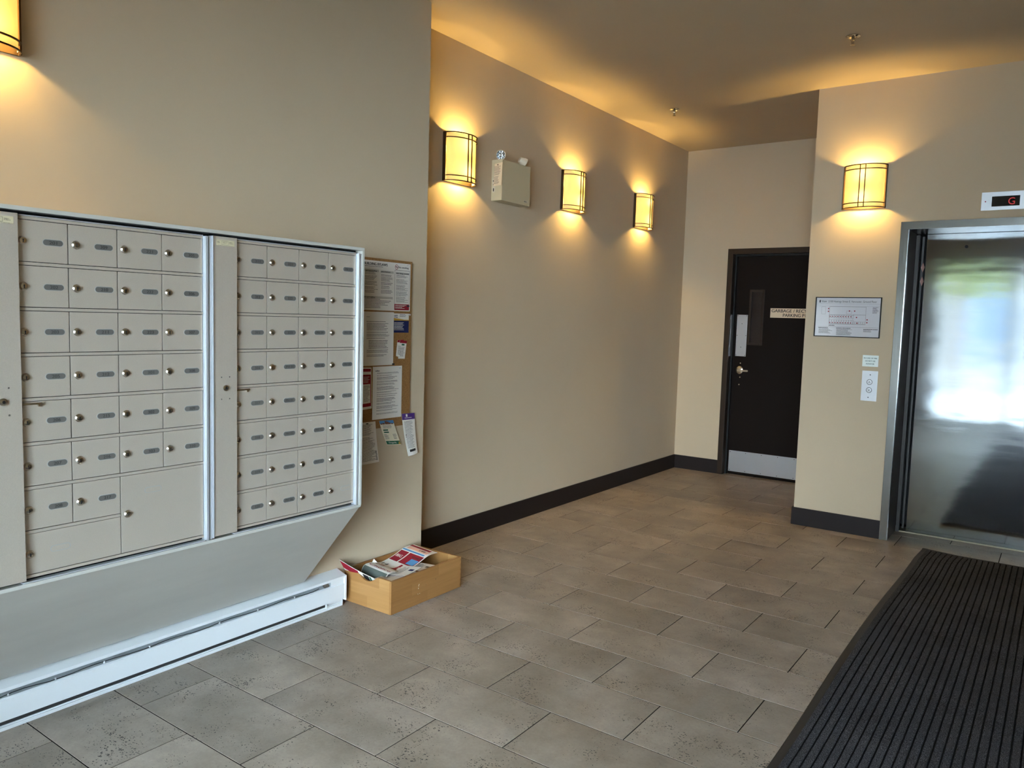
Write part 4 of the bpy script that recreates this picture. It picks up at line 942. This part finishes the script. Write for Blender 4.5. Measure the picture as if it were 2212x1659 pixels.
outline(0.01, 0.038, 1.575, 1.628); outline(0.065, 0.31, 1.505, 1.630, 0.0014); outline(0.065, 0.31, 1.572, 1.630); outline(0.18, 0.215, 1.578, 1.60); outline(0.225, 0.31, 1.505, 1.575)
rg = random.Random(11)
for i in range(10):
    a = 0.067+i*0.0165; outline(a, a+0.0155, 1.508, 1.536); outline(a, a+0.0155, 1.548, 1.571)
for i in range(6): outline(0.228+i*0.013, 0.239+i*0.013, 1.508, 1.525)
obj('plan_drawing', t, M_softink, ev)
t = MB()
for i in range(9):
    a = 0.069+i*0.0175
    for b in (1.512, 1.556): t.quad(F, a, a+0.006, b, b+0.007, 0.0008)
for (a, b) in ((0.058, 1.615), (0.058, 1.595), (0.25, 1.555), (0.256, 1.515), (0.32, 1.54), (0.32, 1.52), (0.2, 1.60), (0.235, 1.60)): t.quad(F, a-0.004, a+0.004, b-0.004, b+0.004, 0.0008)
obj('red_marks', t, M_red, ev)
fs_ = tag(obj('fire_notice', MB().box(0.307, 0.411, YS-0.003, YS, 1.2125, 1.2925, b=0.001), mat('notice_white', (226, 236, 232), 0.4)), 'small white IN CASE OF FIRE DO NOT USE ELEVATOR plate above the call buttons', 'sign')
t = MB(); F = FY(YS-0.003)
for s, z, w in (('IN CASE OF FIRE', 1.2675, 0.086), ('DO NOT USE', 1.2475, 0.064), ('ELEVATOR', 1.2275, 0.053)): put_text(t, s, F, 0.359, z, 0.0092, width=w, align='C', bold=.0003)
obj('lettering', t, mat('teal_ink', (48, 92, 92), 0.6), fs_)
cpn = thing('call_panel', (0.362, YS, 0.970), 'satin steel elevator call panel with up and down buttons', 'button panel')
obj('faceplate', MB().box(0.311, 0.414, YS-0.003, YS, 0.970, 1.183, b=0.001), M_panel_lt, cpn)
for z, s in ((1.1035, 1), (1.047, -1)):
    b_ = obj('button', MB().lathe((0.3625, YS-0.003, z), (0, -1, 0), [(0, 0.0148), (0.0035, 0.0148), (0.004, 0.0135), (0.004, 0.0)], 24), M_panel_lt, cpn, smooth=True)
    rr = MB()
    for i in range(28):
        a0, a1 = 2*math.pi*i/28, 2*math.pi*(i+1)/28
        rr.add([V((0.3625+r*math.cos(a), YS-0.0034-0.0005*k, z+r*math.sin(a))) for r, a, k in ((0.0192, a0, 0), (0.0192, a1, 0), (0.0165, a1, 0), (0.0165, a0, 0))], [(0, 1, 2, 3)])
    obj('button_ring', rr, M_ink, b_)
    ar = MB().prism([(0.3555, z-s*0.004), (0.3625, z+s*0.006), (0.3695, z-s*0.004), (0.3665, z-s*0.004), (0.3625, z+s*0.0015), (0.3585, z-s*0.004)][::s], 0.0, 0.0006, FY(YS-0.007)); obj('arrow', ar, M_ink, b_)
each('screw', [MB().cyl((a, YS-0.003, z), (a, YS-0.0042, z), 0.0038, n=10) for a, z in ((0.3645, 1.155), (0.3600, 0.995))], M_ink, cpn)
ip = thing('floor_indicator', (1.09, YS, 2.262), 'steel floor indicator plate with dark display above the elevator', 'display')
obj('faceplate', MB().box(0.957, 1.223, YS-0.004, YS, 2.262, 2.377, b=0.001), M_steel_plate, ip)
obj('screen', MB().box(1.015, 1.167, YS-0.006, YS-0.004, 2.284, 2.348), M_screen, ip)
t = MB(); put_text(t, 'G', FY(YS-0.006), 1.105, 2.293, 0.044, width=0.036, d=0.0008); obj('digit', t, M_ledred, ip)
each('pin_hole', [MB().cyl((a, YS-0.004, 2.318), (a, YS-0.0052, 2.318), 0.004, n=10) for a in (0.98, 1.20)], M_red, ip)

# ================================================================== SPRINKLERS
for (x, y, lab) in ((-1.2115, 3.8035, 'chrome ceiling sprinkler head closer to the brown door'), (0.330, 2.8535, 'chrome ceiling sprinkler head in front of the elevator sconce')):
    sp = thing('sprinkler_head', (x, y, H-0.055), lab, 'sprinkler')
    obj('escutcheon', MB().lathe((x, y, H), (0, 0, -1), [(0, 0.040), (0.004, 0.040), (0.010, 0.026), (0.006, 0.018), (0.006, 0.0)], 28), M_chrome, sp, smooth=True)
    obj('frame_arm', MB().cyl((x, y, H-0.004), (x, y, H-0.024), 0.009, n=12).cyl((x-0.010, y, H-0.022), (x-0.004, y, H-0.046), 0.0028, n=8).cyl((x+0.010, y, H-0.022), (x+0.004, y, H-0.046), 0.0028, n=8).cyl((x, y, H-0.022), (x, y, H-0.044), 0.003, n=8), M_chrome, sp, smooth=True)
    df = MB().cyl((x, y, H-0.044), (x, y, H-0.050), 0.006, n=10); n = 14
    for i in range(n):
        a = 2*math.pi*i/n; c_, s_ = math.cos(a), math.sin(a); q = V((-s_, c_, 0))*0.0022; p0 = V((x, y, H-0.050))
        df.add([p0+V((c_, s_, 0))*0.004+q, p0+V((c_, s_, 0))*0.004-q, p0+V((c_, s_, 0))*0.014-q+V((0, 0, -0.001)), p0+V((c_, s_, 0))*0.014+q+V((0, 0, -0.001))], [(0, 1, 2, 3), (3, 2, 1, 0)])
    obj('deflector', df, M_chrome, sp)

# ================================================================== FLOOR MAT
mx0, mx1, my0, my1 = 0.757, 1.96, -2.6, 3.70
mt = thing('floor_mat', ((mx0+mx1)/2, (my0+my1)/2, 0), 'long dark grey ribbed entrance mat leading to the elevator', 'mat')
BW = 0.032
def mzf(x, y):
    # slightly lifted far end and gentle waves along the edge
    e = max(0.0, (y-(my1-0.10))/0.10); c = max(0.0, 1-(x-mx0)/0.22)
    return 0.004*e*(1+2.5*c)+0.0012*(1+math.sin(y*5.0+x*2))
def mxo(x, y): return 0.010*math.sin(y*2.1+0.6)*max(0, 1-(x-mx0)/0.3)+(0.022*max(0, (y-3.45)/0.25)**2 if x < mx0+0.3 else 0)
ys = [my0+(my1-my0)*j/90 for j in range(91)]
def strip(xs, zs, ys, mb, wob=0.0):
    k = len(mb.v); n = len(xs)
    for y in ys:
        for x, z in zip(xs, zs): mb.v.append(V((x+mxo(x, y)+wob*math.sin(y*23+x*190)*math.sin(y*61+x*77), y, z+mzf(x, y))))
    for j in range(len(ys)-1):
        for i in range(n-1): mb.f.append([k+j*n+i, k+j*n+i+1, k+(j+1)*n+i+1, k+(j+1)*n+i]); mb.mi.append(0)
bd_ = MB(); strip([mx0, mx0+0.004, mx0+BW], [0.0005, 0.003, 0.004], ys, bd_); strip([mx1-BW, mx1-0.004, mx1], [0.004, 0.003, 0.0005], ys, bd_)
nb = 40
xs_ = [mx0+(mx1-mx0)*i/nb for i in range(nb+1)]
strip(xs_, [0.0035]*(nb+1), [my1-0.024, my1-0.003, my1], bd_)
for v in bd_.v[-(nb+1):]: v.z -= 0.003
strip(xs_, [0.0035]*(nb+1), [my0, my0+0.024], bd_)
obj('border', bd_, M_rubber, mt)
cm = MB(); xs, zs = [], []; x = mx0+BW; RPH = 0.032
while x < mx1-BW-0.01:
    for dx_, z in ((0.0, 0.0045), (0.0020, 0.0085), (0.013, 0.0098), (0.0245, 0.0085), (0.0265, 0.0045)):
        if x+dx_ < mx1-BW: xs.append(x+dx_); zs.append(z)
    x += RPH
xs.append(mx1-BW); zs.append(0.0035)
ys2 = [my0+0.024]+[my0+0.03+(my1-my0-0.06)*j/220 for j in range(221)]+[my1-0.024]
strip(xs, zs, ys2, cm, 0.0006)
for i, f in enumerate(cm.f):
    k = f[0] % len(xs)
    if zs[k] < 0.005 and zs[min(k+1, len(xs)-1)] < 0.005: cm.mi[i] = 1
obj('carpet', cm, [M_carpet, mat('mat_groove', (27, 27, 29), 0.95, spec=0.05)], mt)

# ================================================================== OUTSIDE, SEEN ONLY IN REFLECTIONS
struct('ground_pavement', MB().box(-14, 24, -8.0, YF-0.121, -0.12, -0.03), M_concrete)
struct('ground_road', MB().box(-14, 24, -16, -8.001, -0.2, -0.12), M_asphalt)
bl = thing('building', (-4, -17, -0.2), 'grey rendered building across the street out of view, sized to screen sky from the elevator door', 'building')
obj('wall', MB().box(-10, 2.6, -20, -16.5, -0.2, 7.0), M_facade, bl)  # extent shaped to darken the steel reflection and leave open sky beside it
for i in range(4): obj('window', MB().box(-9.0+i*2.6, -7.6+i*2.6, -16.52, -16.49, 0.8, 2.6), mat('far_glass', (70, 84, 96), 0.1), bl)
rg = random.Random(5)
for q, (x, y, s, lab) in enumerate(((-3.6, -8.2, 0.9, 'leafy street tree standing beyond the solid part of the front wall'), (-0.4, -7.6, 0.95, 'leafy street tree outside the first window bay'))):
    tr = thing('street_tree', (x, y, -0.03), lab, 'tree')
    obj('trunk', MB().tube([(x, y, -0.03), (x+0.03, y, 1.2), (x-0.02, y+0.03, 2.4), (x, y, 3.6*s)], 0.09, 8), M_bark, tr)
    lm = MB()
    for i in range(1500):
        a = rg.uniform(0, 2*math.pi); u = rg.uniform(-1, 1); r = rg.random()**0.4; c_ = math.sqrt(1-u*u)
        p_ = V((x+1.5*s*r*c_*math.cos(a), y+1.5*s*r*c_*math.sin(a), 3.5*s+1.3*s*r*u))
        d1_ = V((rg.uniform(-1, 1), rg.uniform(-1, 1), rg.uniform(-1, 1))).normalized(); d2_ = d1_.orthogonal().normalized(); L_ = rg.uniform(0.09, 0.16)
        lm.add([p_-d1_*L_, p_+d2_*L_*.5, p_+d1_*L_, p_-d2_*L_*.5], [(0, 1, 2, 3)])
    lo = obj('foliage', lm, M_leaf, tr); lo['kind'] = 'stuff'
